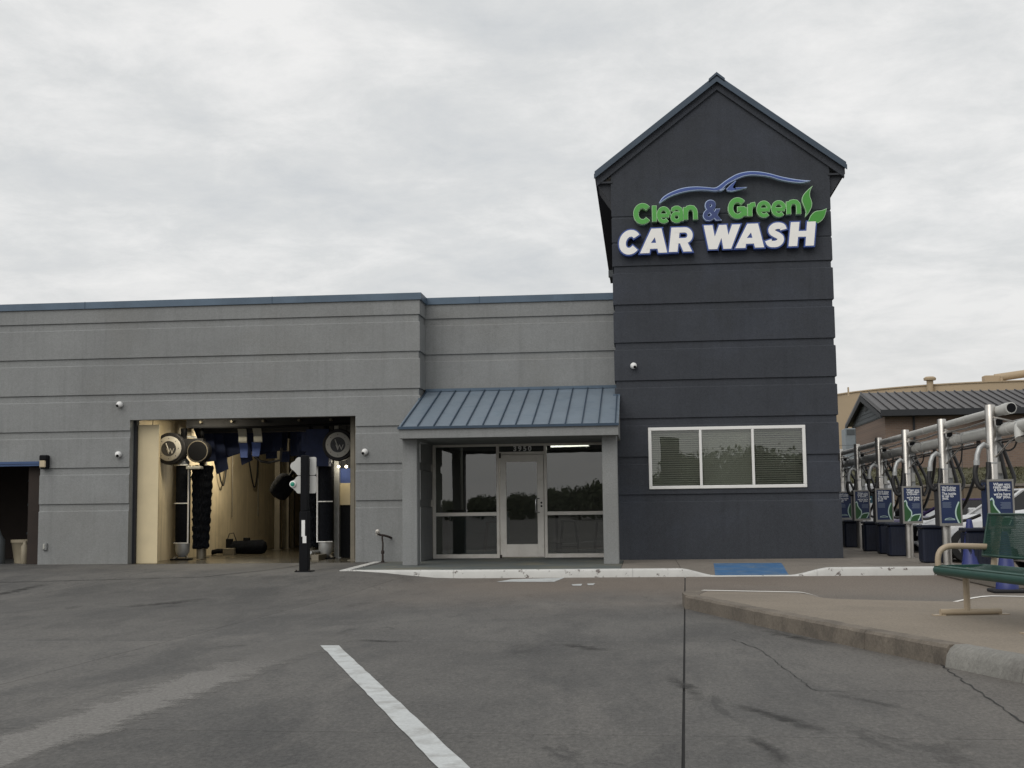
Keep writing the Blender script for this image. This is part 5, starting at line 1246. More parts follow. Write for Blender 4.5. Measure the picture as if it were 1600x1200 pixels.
def poster_towel(x0, x1, y, z0, z1, par):
    w_, h_ = x1-x0, z1-z0
    MB().box(x0, x1, y, y+0.006, z0, z1).build('poster_sheet', 'post_navy', par)
    tx = MB(); xr = x1-0.08*w_
    for txt, zf in (("When you", .90), ("really need", .84), ("a towel...", .78), ("we're here", .68), ("for you.", .62)): text_mb(tx, txt, xr, y-0.002, z0+h_*zf, 0.062, 0.018, 'R', 0.001, w_*0.74)
    tx.build('poster_text', 'post_text', par, recalc=False)
    t2 = MB()
    for i in range(7): t2.box(xr-w_*(0.46-0.05*(i % 3 == 1)), xr, y-0.002, y-0.0005, z0+h_*(0.52-0.022*i), z0+h_*(0.529-0.022*i))
    t2.build('poster_small_print', 'post_text2', par)
    la = [(x0+w_*u, z0+h_*v) for u, v in ((.02, .58), (.10, .62), (.16, .56), (.17, .48), (.28, .38), (.42, .28), (.40, .14), (.24, .03), (.18, .0))]
    LA = [Vector(p) for p in resample(la[2:], 24)]
    strip(LA, [Vector((x0+0.001, p.y)) for p in LA], y-0.002, y-0.0006).build('poster_leaf', 'post_green', par)
    ribbon2([tuple(p) for p in resample(la, 30)], 0.02, y-0.0035, y-0.0022).build('poster_wave', 'post_pale', par)
    lu = [Vector(p) for p in resample([(x0+w_*u, z0+h_*v) for u, v in ((.30, .01), (.42, .13), (.60, .19), (.97, .21))], 16)]; ll = [Vector(p) for p in resample([(x0+w_*u, z0+h_*v) for u, v in ((.32, .005), (.55, .004), (.80, .03), (.97, .20))], 16)]
    strip(lu, ll, y-0.002, y-0.0006).build('poster_leaf', 'post_green', par); ribbon2([tuple(p) for p in lu], 0.018, y-0.0035, y-0.0022).build('poster_wave', 'post_pale', par)
    ribbon2([tuple(p) for p in ll[8:]], 0.018, y-0.0035, y-0.0022).build('poster_wave', 'post_pale', par)
ORD = ['farthest up the row, at the tower corner', 'fifth along from the green bench', 'fourth along from the green bench', 'third along from the green bench', 'second along from the green bench', 'right behind the green bench']
for i, Y in enumerate(VY):
    kind = 'shine' if i % 2 == 0 else 'towel'
    t = thing('vacuum_post', 'steel vacuum post with blue %s poster case, %s' % ('shine' if kind == 'shine' else 'towel', ORD[i]), 'vacuum station', (VX, Y, VZ), 'vacuum posts in a row')
    MB().lathe([(0.072, 0), (0.072, 2.44), (0.066, 2.452)], (VX, Y, VZ-0.003), 'Z', 24).build('post', 'steel', t, smooth=True)
    MB().lathe([(0.10, 0), (0.10, 0.015)], (VX, Y, VZ-0.004), 'Z', 20).build('base_flange', 'steel', t)
    MB().lathe([(0.075, 0), (0.0765, 0.002), (0.0765, 0.02), (0.075, 0.022)], (VX, Y, 1.72), 'Z', 24).build('clamp_band', 'galv', t)
    # poster case, open sided box round the post
    kx0, kx1, kz0, kz1 = VX-0.155, VX+0.215, 0.78, 1.49
    ca = MB().bbox(kx0, kx1, Y-0.24, Y+0.10, kz0, kz1, 0.006).build('poster_case', 'post_side', t)
    fy = Y-0.246
    for a in ((kx0, kx1, kz1-0.03, kz1), (kx0, kx1, kz0, kz0+0.045), (kx0, kx0+0.03, kz0+0.045, kz1-0.03), (kx1-0.025, kx1, kz0+0.045, kz1-0.03)):
        MB().box(a[0], a[1], fy-0.008, fy+0.008, a[2], a[3]).build('case_frame', 'post_frame', ca)
    (poster_shine if kind == 'shine' else poster_towel)(kx0+0.03, kx1-0.025, fy-0.002, kz0+0.045, kz1-0.03, ca)
    if i == 5: sd_ = MB().box(kx0-0.004, kx0-0.0008, Y-0.20, Y+0.06, kz0+0.04, kz1-0.04).build('side_poster', 'post_navy', ca)
    # gooseneck and hose loop on the bay side
    gx = VX-0.10
    MB().tube([(VX-0.05, Y-0.02, 1.96), (VX-0.12, Y-0.05, 2.0), (VX-0.19, Y-0.08, 1.95), (VX-0.23, Y-0.09, 1.85), (VX-0.245, Y-0.095, 1.74)], 0.038, 14).build('gooseneck', 'galv', t, smooth=True)
    MB().lathe([(0.045, 0), (0.045, 0.07)], (VX-0.245, Y-0.095, 1.70), 'Z', 14).build('cuff', 'galv', t)
    rv = random.Random(40+i); k = rv.uniform(-0.09, 0.07)
    hp = [(VX-0.245, Y-0.095, 1.72), (VX-0.26+k*.3, Y-0.10, 1.60), (VX-0.25, Y-0.11, 1.48+k), (VX-0.19, Y-0.12, 1.41+k), (VX-0.13, Y-0.11, 1.46+k), (VX-0.085, Y-0.09, 1.58), (VX-0.075, Y-0.07, 1.74)]
    MB().tube([tuple(q) for q in resample(hp, 26)], 0.036, 12).build('hose', 'hose', t, smooth=True)
    if i < 5:
        # long hose sagging from the pipe down to the car bay
        hp = [(VX+0.18, Y-1.6, 2.12), (VX+0.20, Y-1.5, 1.9), (VX+0.27, Y-0.9, 1.55), (VX+0.33, Y-0.1, 1.2), (VX+0.36, Y+0.7, 0.92), (VX+0.55, Y+1.0, 0.85), (VX+0.8, Y+0.9, 0.95)]
        MB().tube([tuple(q) for q in resample(hp, 30)], 0.028, 10).build('long_hose', 'hose', t, smooth=True)
    # brace rods, junction box and a drooping feed line on every post, each hung a little differently
    MB().tube([(VX+0.03, Y+0.03, 1.78+rv.uniform(-.06, .06)), (VX+0.17, Y-0.62, 2.10)], 0.013, 8).build('brace', 'steel', t)
    MB().tube([(VX+0.03, Y-0.03, 2.40), (VX+0.17, Y-0.75, 2.27)], 0.013, 8).build('brace', 'steel', t)
    MB().bbox(VX+0.06, VX+0.14, Y-0.14, Y-0.06, 2.27, 2.36, 0.008).build('junction_box', 'black', t)
    dr = rv.uniform(0.10, 0.30); ln = rv.uniform(0.5, 1.1)
    MB().tube([tuple(q) for q in resample([(VX+0.08, Y-0.05, 2.05), (VX+0.13, Y-ln*0.35, 2.02-dr), (VX+0.17, Y-ln*0.8, 2.02-dr*0.7), (VX+0.18, Y-ln, 2.13)], 14)], 0.013, 7).build('feed_line', 'hose', t, smooth=True)
    x2 = VX+0.30+rv.uniform(0, .12); MB().tube([tuple(q) for q in resample([(VX+0.2, Y+0.35, 2.12), (x2, Y+0.3, 1.75), (x2+0.05, Y+0.22, 1.50), (x2-0.06, Y+0.12, 1.40+k), (x2-0.12, Y+0.08, 1.6), (VX+0.16, Y+0.15, 1.9)], 22)], 0.03, 9).build('spare_hose', 'hose', t, smooth=True)
    MB().lathe([(0.03, 0), (0.034, 0.05), (0.02, 0.09)], (VX+0.19, Y-1.6, 2.06), 'Z', 10).build('hose_cuff', 'rust', t)
    # grey rail and box behind the post
    MB().bbox(VX+0.12, VX+0.19, Y+0.16, Y+0.22, 0.9, 2.15, 0.006).build('hose_rail', 'galv', t)
    MB().bbox(VX+0.10, VX+0.17, Y+0.10, Y+0.17, 1.58, 1.75, 0.006).build('switch_box', 'pvc', t)
    MB().box(VX-0.02, VX+0.17, Y+0.05, Y+0.2, 2.05, 2.09).build('bracket', 'galv', t)
    MB().box(VX-0.02, VX+0.10, Y+0.02, Y+0.1, 2.36, 2.40).build('bracket', 'galv', t)
# pipes along the row
t = thing('exhaust_pipe', 'slim pale upper pipe running behind the vacuum post tops', 'pipe', (VX+0.08, 25, 2.48))
xu = VX+0.085
MB().tube([(xu, 19.3, 2.48), (xu, 36, 2.48)], 0.06, 16).build('pipe', 'pvc', t, smooth=True)
for y in (20.9, 23.9, 26.9, 29.9): MB().tube([(xu, y, 2.48), (xu, y+0.06, 2.48)], 0.065, 16).build('coupling', 'pvc', t, smooth=True)
MB().tube([(xu, 19.4, 2.48), (xu+0.05, 19.2, 2.49), (xu+0.085, 19.05, 2.50)], 0.075, 16, cap=False).build('elbow', 'pvc', t, smooth=True)
el_ = MB().tube([(xu+0.08, 19.1, 2.497), (xu+0.12, 18.9, 2.505)], 0.085, 20).build('outlet', 'pvc', t, smooth=True)
MB().tube([(xu+0.118, 18.91, 2.505), (xu+0.1235, 18.885, 2.5055)], 0.066, 20).build('outlet_shade_disc', 'black', el_)  # black disc on the capped end, painting in the shaded hollow of the pipe
t = thing('vacuum_pipe', 'wide pale lower pipe strapped along the vacuum posts', 'pipe', (VX+0.17, 25, 2.2))
xl_ = VX+0.18
MB().tube([(xl_, 15.0, 2.21), (xl_, 36, 2.21)], 0.085, 18).build('pipe', 'pvc', t, smooth=True)
for Y in VY:
    zc = 2.21
    MB().tube([(xl_, Y-0.9, zc), (xl_, Y-0.86, zc)], 0.092, 18).build('strap', 'galv', t)
    MB().tube([(xl_, Y-0.45, zc), (xl_, Y-0.12, zc)], 0.093, 18).build('coupling', 'pvc', t, smooth=True)
    MB().tube([(xl_, Y-0.75, zc-0.12), (xl_+0.01, Y-1.25, zc-0.11)], 0.014, 8).build('light_tube', 'white', t)
MB().tube([(xl_-0.02, 18.35, 2.2), (xl_-0.05, 18.25, 2.09), (xl_-0.06, 18.2, 2.02)], [0.085, 0.08, 0.075], 16).build('tee', 'pvc', t, smooth=True)
for dx, dz, r in ((-0.06, -0.15, .012), (0.03, -0.17, .016), (0.08, 0.11, .012)):
    MB().tube([(xl_+dx, 15, 2.21+dz), (xl_+dx, 36, 2.21+dz)], r, 8).build('conduit', 'hose' if dz < -.1 else 'galv', t)
for k in range(5):
    Y0, Y1 = VY[k+1], VY[k]; MB().tube([(VX+0.02, Y0, 2.36), (VX+0.03, (Y0+Y1)/2, 2.33), (VX+0.02, Y1, 2.34)], 0.015, 8).build('tie_rod', 'steel', t)
# bins, each a ribbed navy tub with a lid
def bin_(x, y, label):
    t = thing('litter_bin', label, 'bin', (x, y, VZ), 'navy bins beside the vacuum posts'); w_ = 0.2
    MB().bbox(x-w_, x+w_, y-w_, y+w_, VZ-0.003, VZ+0.60, 0.03).build('body', 'bin', t)
    MB().bbox(x-w_-0.02, x+w_+0.02, y-w_-0.02, y+w_+0.02, VZ+0.60, VZ+0.655, 0.015).build('lid', 'bin', t)
    for k in range(6): MB().box(x-w_-0.008, x-w_+0.002, y-0.16+k*0.06, y-0.14+k*0.06, VZ+0.05, VZ+0.57).build('rib', 'bin', t)
    for k in range(6): MB().box(x-0.16+k*0.06, x-0.14+k*0.06, y-w_-0.008, y-w_+0.002, VZ+0.05, VZ+0.57).build('rib', 'bin', t)
for i, Y in enumerate(VY):
    bin_(VX-0.05, Y+0.85, 'navy ribbed bin behind the vacuum post %s' % ORD[i].replace('farthest up the row, ', '')) if i else bin_(VX-0.05, Y-0.95, 'navy ribbed bin just before the vacuum post at the tower corner')
bin_(VX-0.02, VY[2]-0.75, 'navy ribbed bin in front of the vacuum post fourth along from the bench')
# traffic cones
for x, y, lb in ((4.66, 17.30, 'tall blue traffic cone seen through the bench, on a black base'), (4.88, 20.0, 'tall blue traffic cone by the bench armrest, on a black base')):
    zc_ = VZ if y > 18 else 0.0
    t = thing('traffic_cone', lb, 'cone', (x, y, zc_), 'blue traffic cones')
    MB().bbox(x-0.21, x+0.21, y-0.21, y+0.21, zc_-0.002, zc_+0.045, 0.015).build('base', 'black_rub', t)
    MB().lathe([(0.145, 0.0), (0.135, 0.09), (0.128, 0.10), (0.045, 0.70), (0.035, 0.74), (0.03, 0.745)], (x, y, zc_+0.04), 'Z', 28).build('shaft', 'cone', t, smooth=True)

# ================================================================== bench
BO = Vector((2.62, 12.12)); Ld = Vector((0.17, -0.985)).normalized(); Dd = Vector((-Ld.y, Ld.x))
def bp3(l, d, z): q = BO + Ld*l + Dd*d; return (q.x, q.y, IZ + z)
t = thing('bench', 'green perforated metal bench with tan tube frame standing on the concrete island', 'bench', (BO.x, BO.y, IZ))
LEN = 1.95
for l in (0.12, LEN-0.12):
    MB().tube([bp3(l, 0.0, 0.028), bp3(l, 0.56, 0.028)], 0.03, 14).build('foot_bar', 'tan_tube', t, smooth=True)
    for d in (-0.015, 0.575): MB().prismz([tuple(BO + Ld*(l+a) + Dd*(d+c))[:2] for a, c in ((-.045, -.05), (.045, -.05), (.045, .05), (-.045, .05))], IZ-0.002, IZ+0.008).build('foot_pad', 'tan_tube', t)
    MB().tube([bp3(l, 0.25, 0.03), bp3(l, 0.25, 0.42)], 0.029, 14).build('leg', 'tan_tube', t, smooth=True)
    MB().tube([tuple(q) for q in resample([bp3(l, 0.51, 0.40), bp3(l, 0.53, 0.55), bp3(l, 0.57, 0.75), bp3(l, 0.595, 0.88)], 10)], 0.027, 12).build('back_post', 'tan_tube', t, smooth=True)
    lo_ = l - 0.14 if l < 0.5 else l + 0.14
    lo_ = 0.03 if l < 0.5 else LEN-0.03
    ap = [bp3(lo_, 0.035, 0.43), bp3(lo_, 0.035, 0.50), bp3(lo_, 0.055, 0.565), bp3(lo_, 0.11, 0.605), bp3(lo_, 0.2, 0.615), bp3(lo_, 0.50, 0.605)]
    MB().tube([tuple(q) for q in resample(ap, 22)], 0.027, 14).build('armrest', 'tan_tube', t, smooth=True)
# seat: perforated sheet with rolled front and back edges
def panel(nm, f, nu, nv, r):
    """woven plate of crossing bars; f(u, v) gives the surface"""
    b = MB()
    for i in range(nu+1): b.tube([f(i/nu, v/6) for v in range(7)], r, 4, cap=False)
    for j in range(nv+1): b.tube([f(0, j/nv), f(0.5, j/nv), f(1, j/nv)], r, 4, cap=False)
    o = b.build(nm, 'bench_green', t, recalc=False); o['kind'] = 'stuff'; return o
def seat_f(u, v): return bp3(u*LEN, 0.01+v*0.45, 0.435 + 0.0*u - 0.02*math.sin(v*math.pi))
panel('seat_mesh', seat_f, 110, 26, 0.0050)
def roll(l0, l1, d, z, r, nm, m='seat_band'): MB().tube([bp3(l0, d, z), bp3(l1, d, z)], r, 14).build(nm, m, t, smooth=True)
b = MB(); n = 10
for l in (0.0, LEN):
    for k in range(n+1):
        a = R(80 + 200*k/n); b.v.append(bp3(l, 0.045+0.05*math.cos(a), 0.40+0.045*math.sin(a)))
    for k in range(n, -1, -1):
        a = R(80 + 200*k/n); b.v.append(bp3(l, 0.045+0.042*math.cos(a), 0.40+0.037*math.sin(a)))
m_ = 2*(n+1)
for k in range(m_): b.f.append((k, (k+1) % m_, m_+(k+1) % m_, m_+k))
b.f += [tuple(range(m_-1, -1, -1)), tuple(range(m_, 2*m_))]; b.build('seat_front_edge', 'seat_band', t, smooth=True)
MB().add([bp3(0.0, 0.02, 0.395), bp3(0.0, 0.47, 0.395), bp3(0.0, 0.47, 0.445), bp3(0.0, 0.03, 0.445), bp3(0.03, 0.02, 0.395), bp3(0.03, 0.47, 0.395), bp3(0.03, 0.47, 0.445), bp3(0.03, 0.03, 0.445)], [(0, 1, 2, 3), (7, 6, 5, 4), (0, 4, 5, 1), (1, 5, 6, 2), (2, 6, 7, 3), (3, 7, 4, 0)]).build('seat_end_edge', 'seat_band', t)
roll(0, LEN, 0.47, 0.43, 0.018, 'seat_back_edge')
def back_f(u, v): return bp3(-0.01+u*(LEN+0.02), 0.475+v*0.075, 0.525+v*0.375)
panel('back_mesh', back_f, 118, 24, 0.0034)
MB().tube([back_f(0, 0), back_f(0, 1), back_f(1, 1), back_f(1, 0), back_f(0, 0)], 0.014, 10).build('back_edge', 'bench_green', t, smooth=True)

# ================================================================== parked vehicles
def car(name, label, body, x0, yc, L_=4.5, W_=1.8, hood=0.92, roof=1.45, z=0.0, suv=False, pickup=False, cat='car'):
    """car with its nose at x0 pointing to -X, lofted body with wheels, lamps and glass"""
    t = thing(name, label, cat, (x0+L_/2, yc, z)); hw = W_/2
    st = [(0.0, hood*0.60, 0.42, 0.72), (0.06, hood*0.80, 0.30, 0.86), (0.35, hood*0.93, 0.24, 0.95), (1.15, hood, 0.22, 1.0), (L_*0.5, hood+0.04, 0.22, 1.0), (L_-0.9, hood+0.06, 0.22, 1.0), (L_-0.15, hood+0.02, 0.28, 0.95), (L_, hood*0.85, 0.40, 0.82)]
    b = MB(); ring = []
    def sect(x, zt, zb, wf):
        w_ = hw*wf; zm = zb+(zt-zb)*0.55
        return [(x, yc-w_*0.86, z+zb), (x, yc-w_*0.98, z+zb+0.10), (x, yc-w_, z+zm), (x, yc-w_*0.95, z+zt-0.10), (x, yc-w_*0.80, z+zt), (x, yc, z+zt+0.03), (x, yc+w_*0.80, z+zt), (x, yc+w_*0.95, z+zt-0.10), (x, yc+w_, z+zm), (x, yc+w_*0.98, z+zb+0.10), (x, yc+w_*0.86, z+zb)]
    for s_ in st: b.v += sect(x0+s_[0], s_[1], s_[2], s_[3])
    n = 11
    for i in range(len(st)-1):
        for k in range(n): b.f.append((i*n+k, i*n+(k+1) % n, (i+1)*n+(k+1) % n, (i+1)*n+k))
    b.f += [tuple(range(n)), tuple((len(st)-1)*n+k for k in range(n-1, -1, -1))]; b.build('body', body, t, smooth=True)
    # cabin
    c0, c1, c2, c3 = (1.25, 2.0, L_-1.2, L_-0.25) if not pickup else (1.5, 2.1, 3.3, 3.5)
    if suv: c0, c1, c2, c3 = 1.3, 1.9, L_-0.5, L_-0.1
    def cab(nm, m, k, dz, ins):
        b = MB(); zb = z+hood-0.02
        rows = [(x0+c0+ins, zb, 0.88), (x0+c1+ins*0.3, z+roof-dz, 0.70), (x0+c2-ins*0.3, z+roof-dz, 0.70), (x0+c3-ins, zb, 0.86)]
        for s in (-1, 1):
            for x, zz2, wf in rows: b.v.append((x, yc+s*hw*wf*k, zz2))
        b.f += [(0, 1, 2, 3), (7, 6, 5, 4), (0, 4, 5, 1), (1, 5, 6, 2), (2, 6, 7, 3), (3, 7, 4, 0)]; return b.build(nm, m, t)
    cab('cabin_glass', 'black' if False else 'car_glass', 1.0, 0.03, 0.0)
    MB().bbox(x0+c1-0.06, x0+c2+0.06, yc-hw*0.71, yc+hw*0.71, z+roof-0.05, z+roof+0.01, 0.02).build('roof', body, t)
    for s in (-1, 1):
        for (xa, wa), (xb, wb) in (((c0, .88), (c1, .70)), ((c2, .70), (c3, .86)), (((c1+c2)/2, .885), ((c1+c2)/2, .70))):
            za, zb_ = (z+hood-0.02, z+roof-0.02) if xa != c2 else (z+roof-0.02, z+hood-0.02)
            MB().tube([(x0+xa, yc+s*hw*wa*1.005, za), (x0+xb, yc+s*hw*wb*1.005, zb_)], 0.035, 6).build('pillar', body, t)
        for wx in (0.85, L_-0.85):
            w_ = MB().lathe([(0.20, -0.11), (0.32, -0.11), (0.335, -0.07), (0.335, 0.07), (0.32, 0.11), (0.20, 0.11)], (x0+wx, yc+s*(hw-0.10), z+0.335), 'Y', 24).build('wheel', 'tyre', t, smooth=True)
            MB().lathe([(0.20, -0.115), (0.20, 0.115)], (x0+wx, yc+s*(hw-0.10), z+0.335), 'Y', 16).build('rim', 'chrome', w_)
        MB().bbox(x0+0.01, x0+0.20, yc+s*hw*0.62-0.16, yc+s*hw*0.62+0.16, z+hood*0.62, z+hood*0.84, 0.03).build('headlight', 'chrome', t)
        MB().bbox(x0+1.35, x0+1.5, yc+s*(hw+0.08)-0.07, yc+s*(hw+0.08)+0.07, z+hood+0.02, z+hood+0.16, 0.02).build('mirror', body, t)
    MB().bbox(x0-0.02, x0+0.12, yc-hw*0.38, yc+hw*0.38, z+hood*0.45, z+hood*0.80, 0.02).build('grille', 'black', t)
    MB().bbox(x0-0.05, x0+0.15, yc-hw*0.86, yc+hw*0.86, z+0.30, z+hood*0.46, 0.04).build('bumper', 'black' if pickup else body, t)
    MB().bbox(x0-0.06, x0+0.05, yc-hw*0.55, yc+hw*0.55, z+0.22, z+0.36, 0.02).build('intake', 'black', t)
    return t
car('pickup_truck', 'white pickup truck with black grille nosed up behind the bench', 'carwhite', 5.45, 20.8, 5.3, 1.95, 1.08, 1.82, pickup=True, cat='truck')
car('sedan', 'white sedan with dark intake parked between vacuum posts and bins', 'carwhite', 5.42, 26.8, 4.6, 1.8, 0.90, 1.42)
car('coupe', 'dark purple low coupe parked at the far vacuum posts', 'carpurple', 5.55, 32.3, 4.3, 1.75, 0.82, 1.26)
car('suv', 'silver grey car far beyond the vacuum posts', 'cargrey', 10.4, 38.2, 4.6, 1.85, 0.95, 1.40)
# white box van beyond the row
vx, vy = 5.95, 39.5
t = thing('box_van', 'white box van parked broadside beyond the vacuum row', 'van', (vx+1.5, vy, 0))
MB().bbox(vx-1.2, vx+1.55, vy, vy+2.0, 0.5, 1.78, 0.06).build('cargo_box', 'carwhite', t)
MB().bbox(vx+1.6, vx+2.9, vy+0.05, vy+1.95, 0.42, 1.02, 0.08).build('bonnet', 'black', t)
MB().bbox(vx-1.2, vx+2.7, vy+0.1, vy+1.9, 0.3, 0.52, 0.03).build('chassis', 'black', t)
for x in (vx-0.6, vx+2.1):
    for y in (vy+0.12, vy+1.8): MB().lathe([(0.2, -0.1), (0.34, -0.1), (0.34, 0.1), (0.2, 0.1)], (x, y, 0.338), 'Y', 20).build('wheel', 'tyre', t, smooth=True)
MB().bbox(vx+1.25, vx+1.45, vy-0.03, vy+0.2, 1.76, 1.86, 0.02).build('roof_marker', 'carwhite', t)
t = thing('bay_sign', 'small teal sign board hung beyond the vacuum posts', 'sign', (6.2, 35.5, 0))
a, c = atY(1341, 766, 35.5), atY(1366, 786, 35.5)
MB().box(a.x, c.x, 35.5, 35.53, c.z, a.z).build('board', 'teal', t); MB().tube([((a.x+c.x)/2, 35.55, -0.01), ((a.x+c.x)/2, 35.55, a.z)], 0.03, 8).build('pole', 'galv', t)
for z in (a.z-0.09, a.z-0.26): MB().box(a.x+0.08, c.x-0.08, 35.495, 35.5, z, z+0.035).build('print_line', 'post_text', t)

# ================================================================== background
RW = 45.0; RT = 1.80
rw = thing('retaining_wall', 'tan split block retaining wall behind the vacuum bays', 'wall', (12, RW, 0))
rr = random.Random(11); me_ = None
for cst in range(4):
    z0 = -0.02 + cst*0.43; x = 5.0 - (0.45 if cst % 2 else 0)
    while x < 20:
        w_ = 0.9
        d = rr.uniform(0, 0.035); o = MB().bbox(x+0.008, x+w_-0.008, RW+cst*0.05-d, RW+0.4+cst*0.05, z0+0.006, z0+0.43-0.006, 0.025).build('block', 'block', rw); x += w_
x = 4.8
while x < 20: MB().bbox(x+0.01, x+1.19, RW+0.1, RW+0.75, 1.70, 1.80, 0.02).build('cap_block', 'walk', rw); x += 1.2
# grass bank rising to the brick building
b = MB(); nx, ny = 60, 24
for j in range(ny+1):
    for i in range(nx+1):
        x = 2 + 60*i/nx; y = RW+0.55 + 90*(j/ny)**2; z = 1.77 + 0.9*smooth01((y-RW)/13) + 0.05*math.sin(x*1.3)*math.sin(y*0.9)*min(1, (y-RW-.5)); b.v.append((x, y, z))
for j in range(ny):
    for i in range(nx): b.f.append((j*(nx+1)+i, j*(nx+1)+i+1, (j+1)*(nx+1)+i+1, (j+1)*(nx+1)+i))
tag(b.build('grass_bank', 'grass', recalc=False, smooth=True), kind='structure')
rg = random.Random(21); b = MB()
for _ in range(14000):
    x = rg.uniform(5, 20); y = RW+0.6+rg.random()**1.3*12; z = 1.76 + 0.9*smooth01((y-RW)/13); h_ = rg.uniform(.03, .09); a = rg.uniform(0, 6.28); dx, dy = .03*math.cos(a), .03*math.sin(a)
    b.v += [(x-dx, y-dy, z), (x+dx, y+dy, z), (x+rg.uniform(-.06, .06), y+rg.uniform(-.06, .06), z+h_)]; n = len(b.v); b.f.append((n-3, n-2, n-1))
tag(b.build('grass', 'grass', recalc=False), label='short rough grass on the bank below the brick building', cat='grass', kind='stuff')
# brick building
BY = 60.0; px2m = lambda px, Y: atY(px, 790, Y).x
EAV = atY(1376, 641, BY-0.6); RDG = atY(1349, 614, BY+4.6); BX0 = px2m(1388, BY); BX1 = BX0 + 24
bb = thing('brick_building', 'single storey brick building with dark ribbed metal gable roof', 'building', (BX0+8, BY+4, 2.6))
ez = EAV.z; rz = RDG.z; dY = 4.6
MB().box(BX0, BX1, BY, BY+2*dY, 2.3, ez-0.05).build('wall', 'brick', bb)
ov = 0.9; x0 = EAV.x
for s in (0, 1):
    ye, yr = (BY-0.6, BY+dY) if s == 0 else (BY+2*dY+0.6, BY+dY)
    r = MB(); r.add([(x0, ye, ez), (BX1+ov, ye, ez), (BX1+ov, yr, rz), (x0, yr, rz), (x0, ye, ez-0.12), (BX1+ov, ye, ez-0.12), (BX1+ov, yr, rz-0.12), (x0, yr, rz-0.12)], [(0, 1, 2, 3), (7, 6, 5, 4), (0, 4, 5, 1), (1, 5, 6, 2), (2, 6, 7, 3), (3, 7, 4, 0)])
    ro = r.build('roof_slope', 'roofdark', bb)
    if s == 0:
        k = 0
        while x0 + 0.41*k < BX1+ov:
            x = x0+0.41*k; MB().add([(x-.02, ye-.01, ez), (x+.02, ye-.01, ez), (x+.02, yr, rz), (x-.02, yr, rz), (x-.02, ye-.01, ez+.06), (x+.02, ye-.01, ez+.06), (x+.02, yr, rz+.06), (x-.02, yr, rz+.06)], [(0, 3, 2, 1), (4, 5, 6, 7), (0, 1, 5, 4), (1, 2, 6, 5), (2, 3, 7, 6), (3, 0, 4, 7)]).build('roof_rib', 'roofrib', ro); k += 1
MB().box(x0, BX1+ov, BY-0.64, BY-0.58, ez-0.26, ez+0.02).build('fascia', 'eave', bb); MB().box(x0+0.02, BX1+ov, BY-0.6, BY-0.002, ez-0.27, ez-0.2).build('soffit', 'eave', bb)
MB().prismx([(BY-0.6, ez-0.2), (BY+dY, rz-0.14), (BY+2*dY+0.6, ez-0.2), (BY+2*dY+0.6, ez-0.36), (BY+dY, rz-0.42), (BY-0.6, ez-0.36)], x0-0.03, x0+0.05).build('rake_board', 'eave', bb)
MB().prismx([(BY, ez-0.25), (BY+2*dY, ez-0.25), (BY+dY, rz-0.2)], BX0-0.03, BX0+0.2).build('gable_siding', 'siding', bb)
for k in range(9):
    z = ez-0.2+k*0.2; f = (z-(ez-0.25))/(rz-0.2-ez+0.25)
    if f < 0.95: MB().box(BX0-0.05, BX0-0.02, BY+dY*f, BY+2*dY-dY*f, z, z+0.025).build('siding_board', 'siding', bb)
MB().box(BX0-0.06, BX0-0.02, BY+dY-0.3, BY+dY+0.3, ez+0.35, ez+0.95).build('louvre', 'eave', bb)
for px in (1445, 1499):
    a = atY(px, 733, BY-0.05); v_ = MB().box(a.x-0.16, a.x+0.16, BY-0.05, BY+0.01, a.z-0.1, a.z+0.1).build('vent', 'walk', bb); MB().box(a.x-0.12, a.x+0.12, BY-0.06, BY-0.045, a.z-0.07, a.z+0.07).build('vent_grille', 'eave', v_)
a = px2m(1433, BY); MB().tube([(a, BY-0.08, ez-0.25), (a-0.03, BY-0.08, 2.6)], 0.05, 8).build('downpipe', 'eave', bb)
# cabinet by the gable end
a, c = px2m(1325, 62), px2m(1341, 62)
t = thing('equipment_cabinet', 'tall grey blue equipment cabinet at the gable end of the brick building', 'cabinet', ((a+c)/2, 62, 2.6))
zt = atY(1333, 669, 62).z
MB().bbox(a, c+0.02, 62, 63.2, 2.4, zt, 0.03).build('body', 'cabinet', t); MB().box(a+0.06, c-0.04, 61.98, 62.005, zt-0.32, zt-0.06).build('vent_panel', 'siding', t)
# storage tank
TYc, TR = 126.0, 16.0; txc = atY(1545, 700, 110).x*1.145; tz = atY(1545, 597, 110).z
t = thing('storage_tank', 'huge beige cylindrical storage tank behind the brick building', 'tank', (txc, TYc, 0))
MB().lathe([(TR, 0), (TR, tz), (TR+0.1, tz+0.02), (TR+0.1, tz+0.12), (1.0, tz+0.9)], (txc, TYc, 0), 'Z', 96).build('shell', 'tank', t, smooth=True)
a = atY(1453, 598, 112); MB().lathe([(0.28, -0.9), (0.28, 0.12), (0.5, 0.16), (0.52, 0.34), (0.36, 0.46), (0.1, 0.48)], (a.x, 112, a.z+0.05), 'Z', 24).build('roof_vent', 'tank', t, smooth=True)
a = atY(1552, 593, 111.5); MB().bbox(a.x-0.75, a.x+0.55, 111.3, 112.3, a.z-0.6, a.z+0.35, 0.05).build('roof_box', 'tank', t)
c = atY(1640, 578, 111.5); MB().tube([(a.x+0.2, 111.8, a.z+0.15), (c.x, 111.8, c.z)], 0.33, 14).build('roof_pipe', 'tank', t, smooth=True)
MB().tube([(a.x+0.6, 111.2, a.z+0.1), (a.x+0.6, 111.2, a.z-1.2)], 0.12, 8).build('drain', 'tank', t)
a = atY(1327, 605, 113); MB().box(a.x-0.06, a.x+0.06, 113.5, 113.7, a.z-0.8, a.z+0.05).build('roof_fitting', 'tank', t)
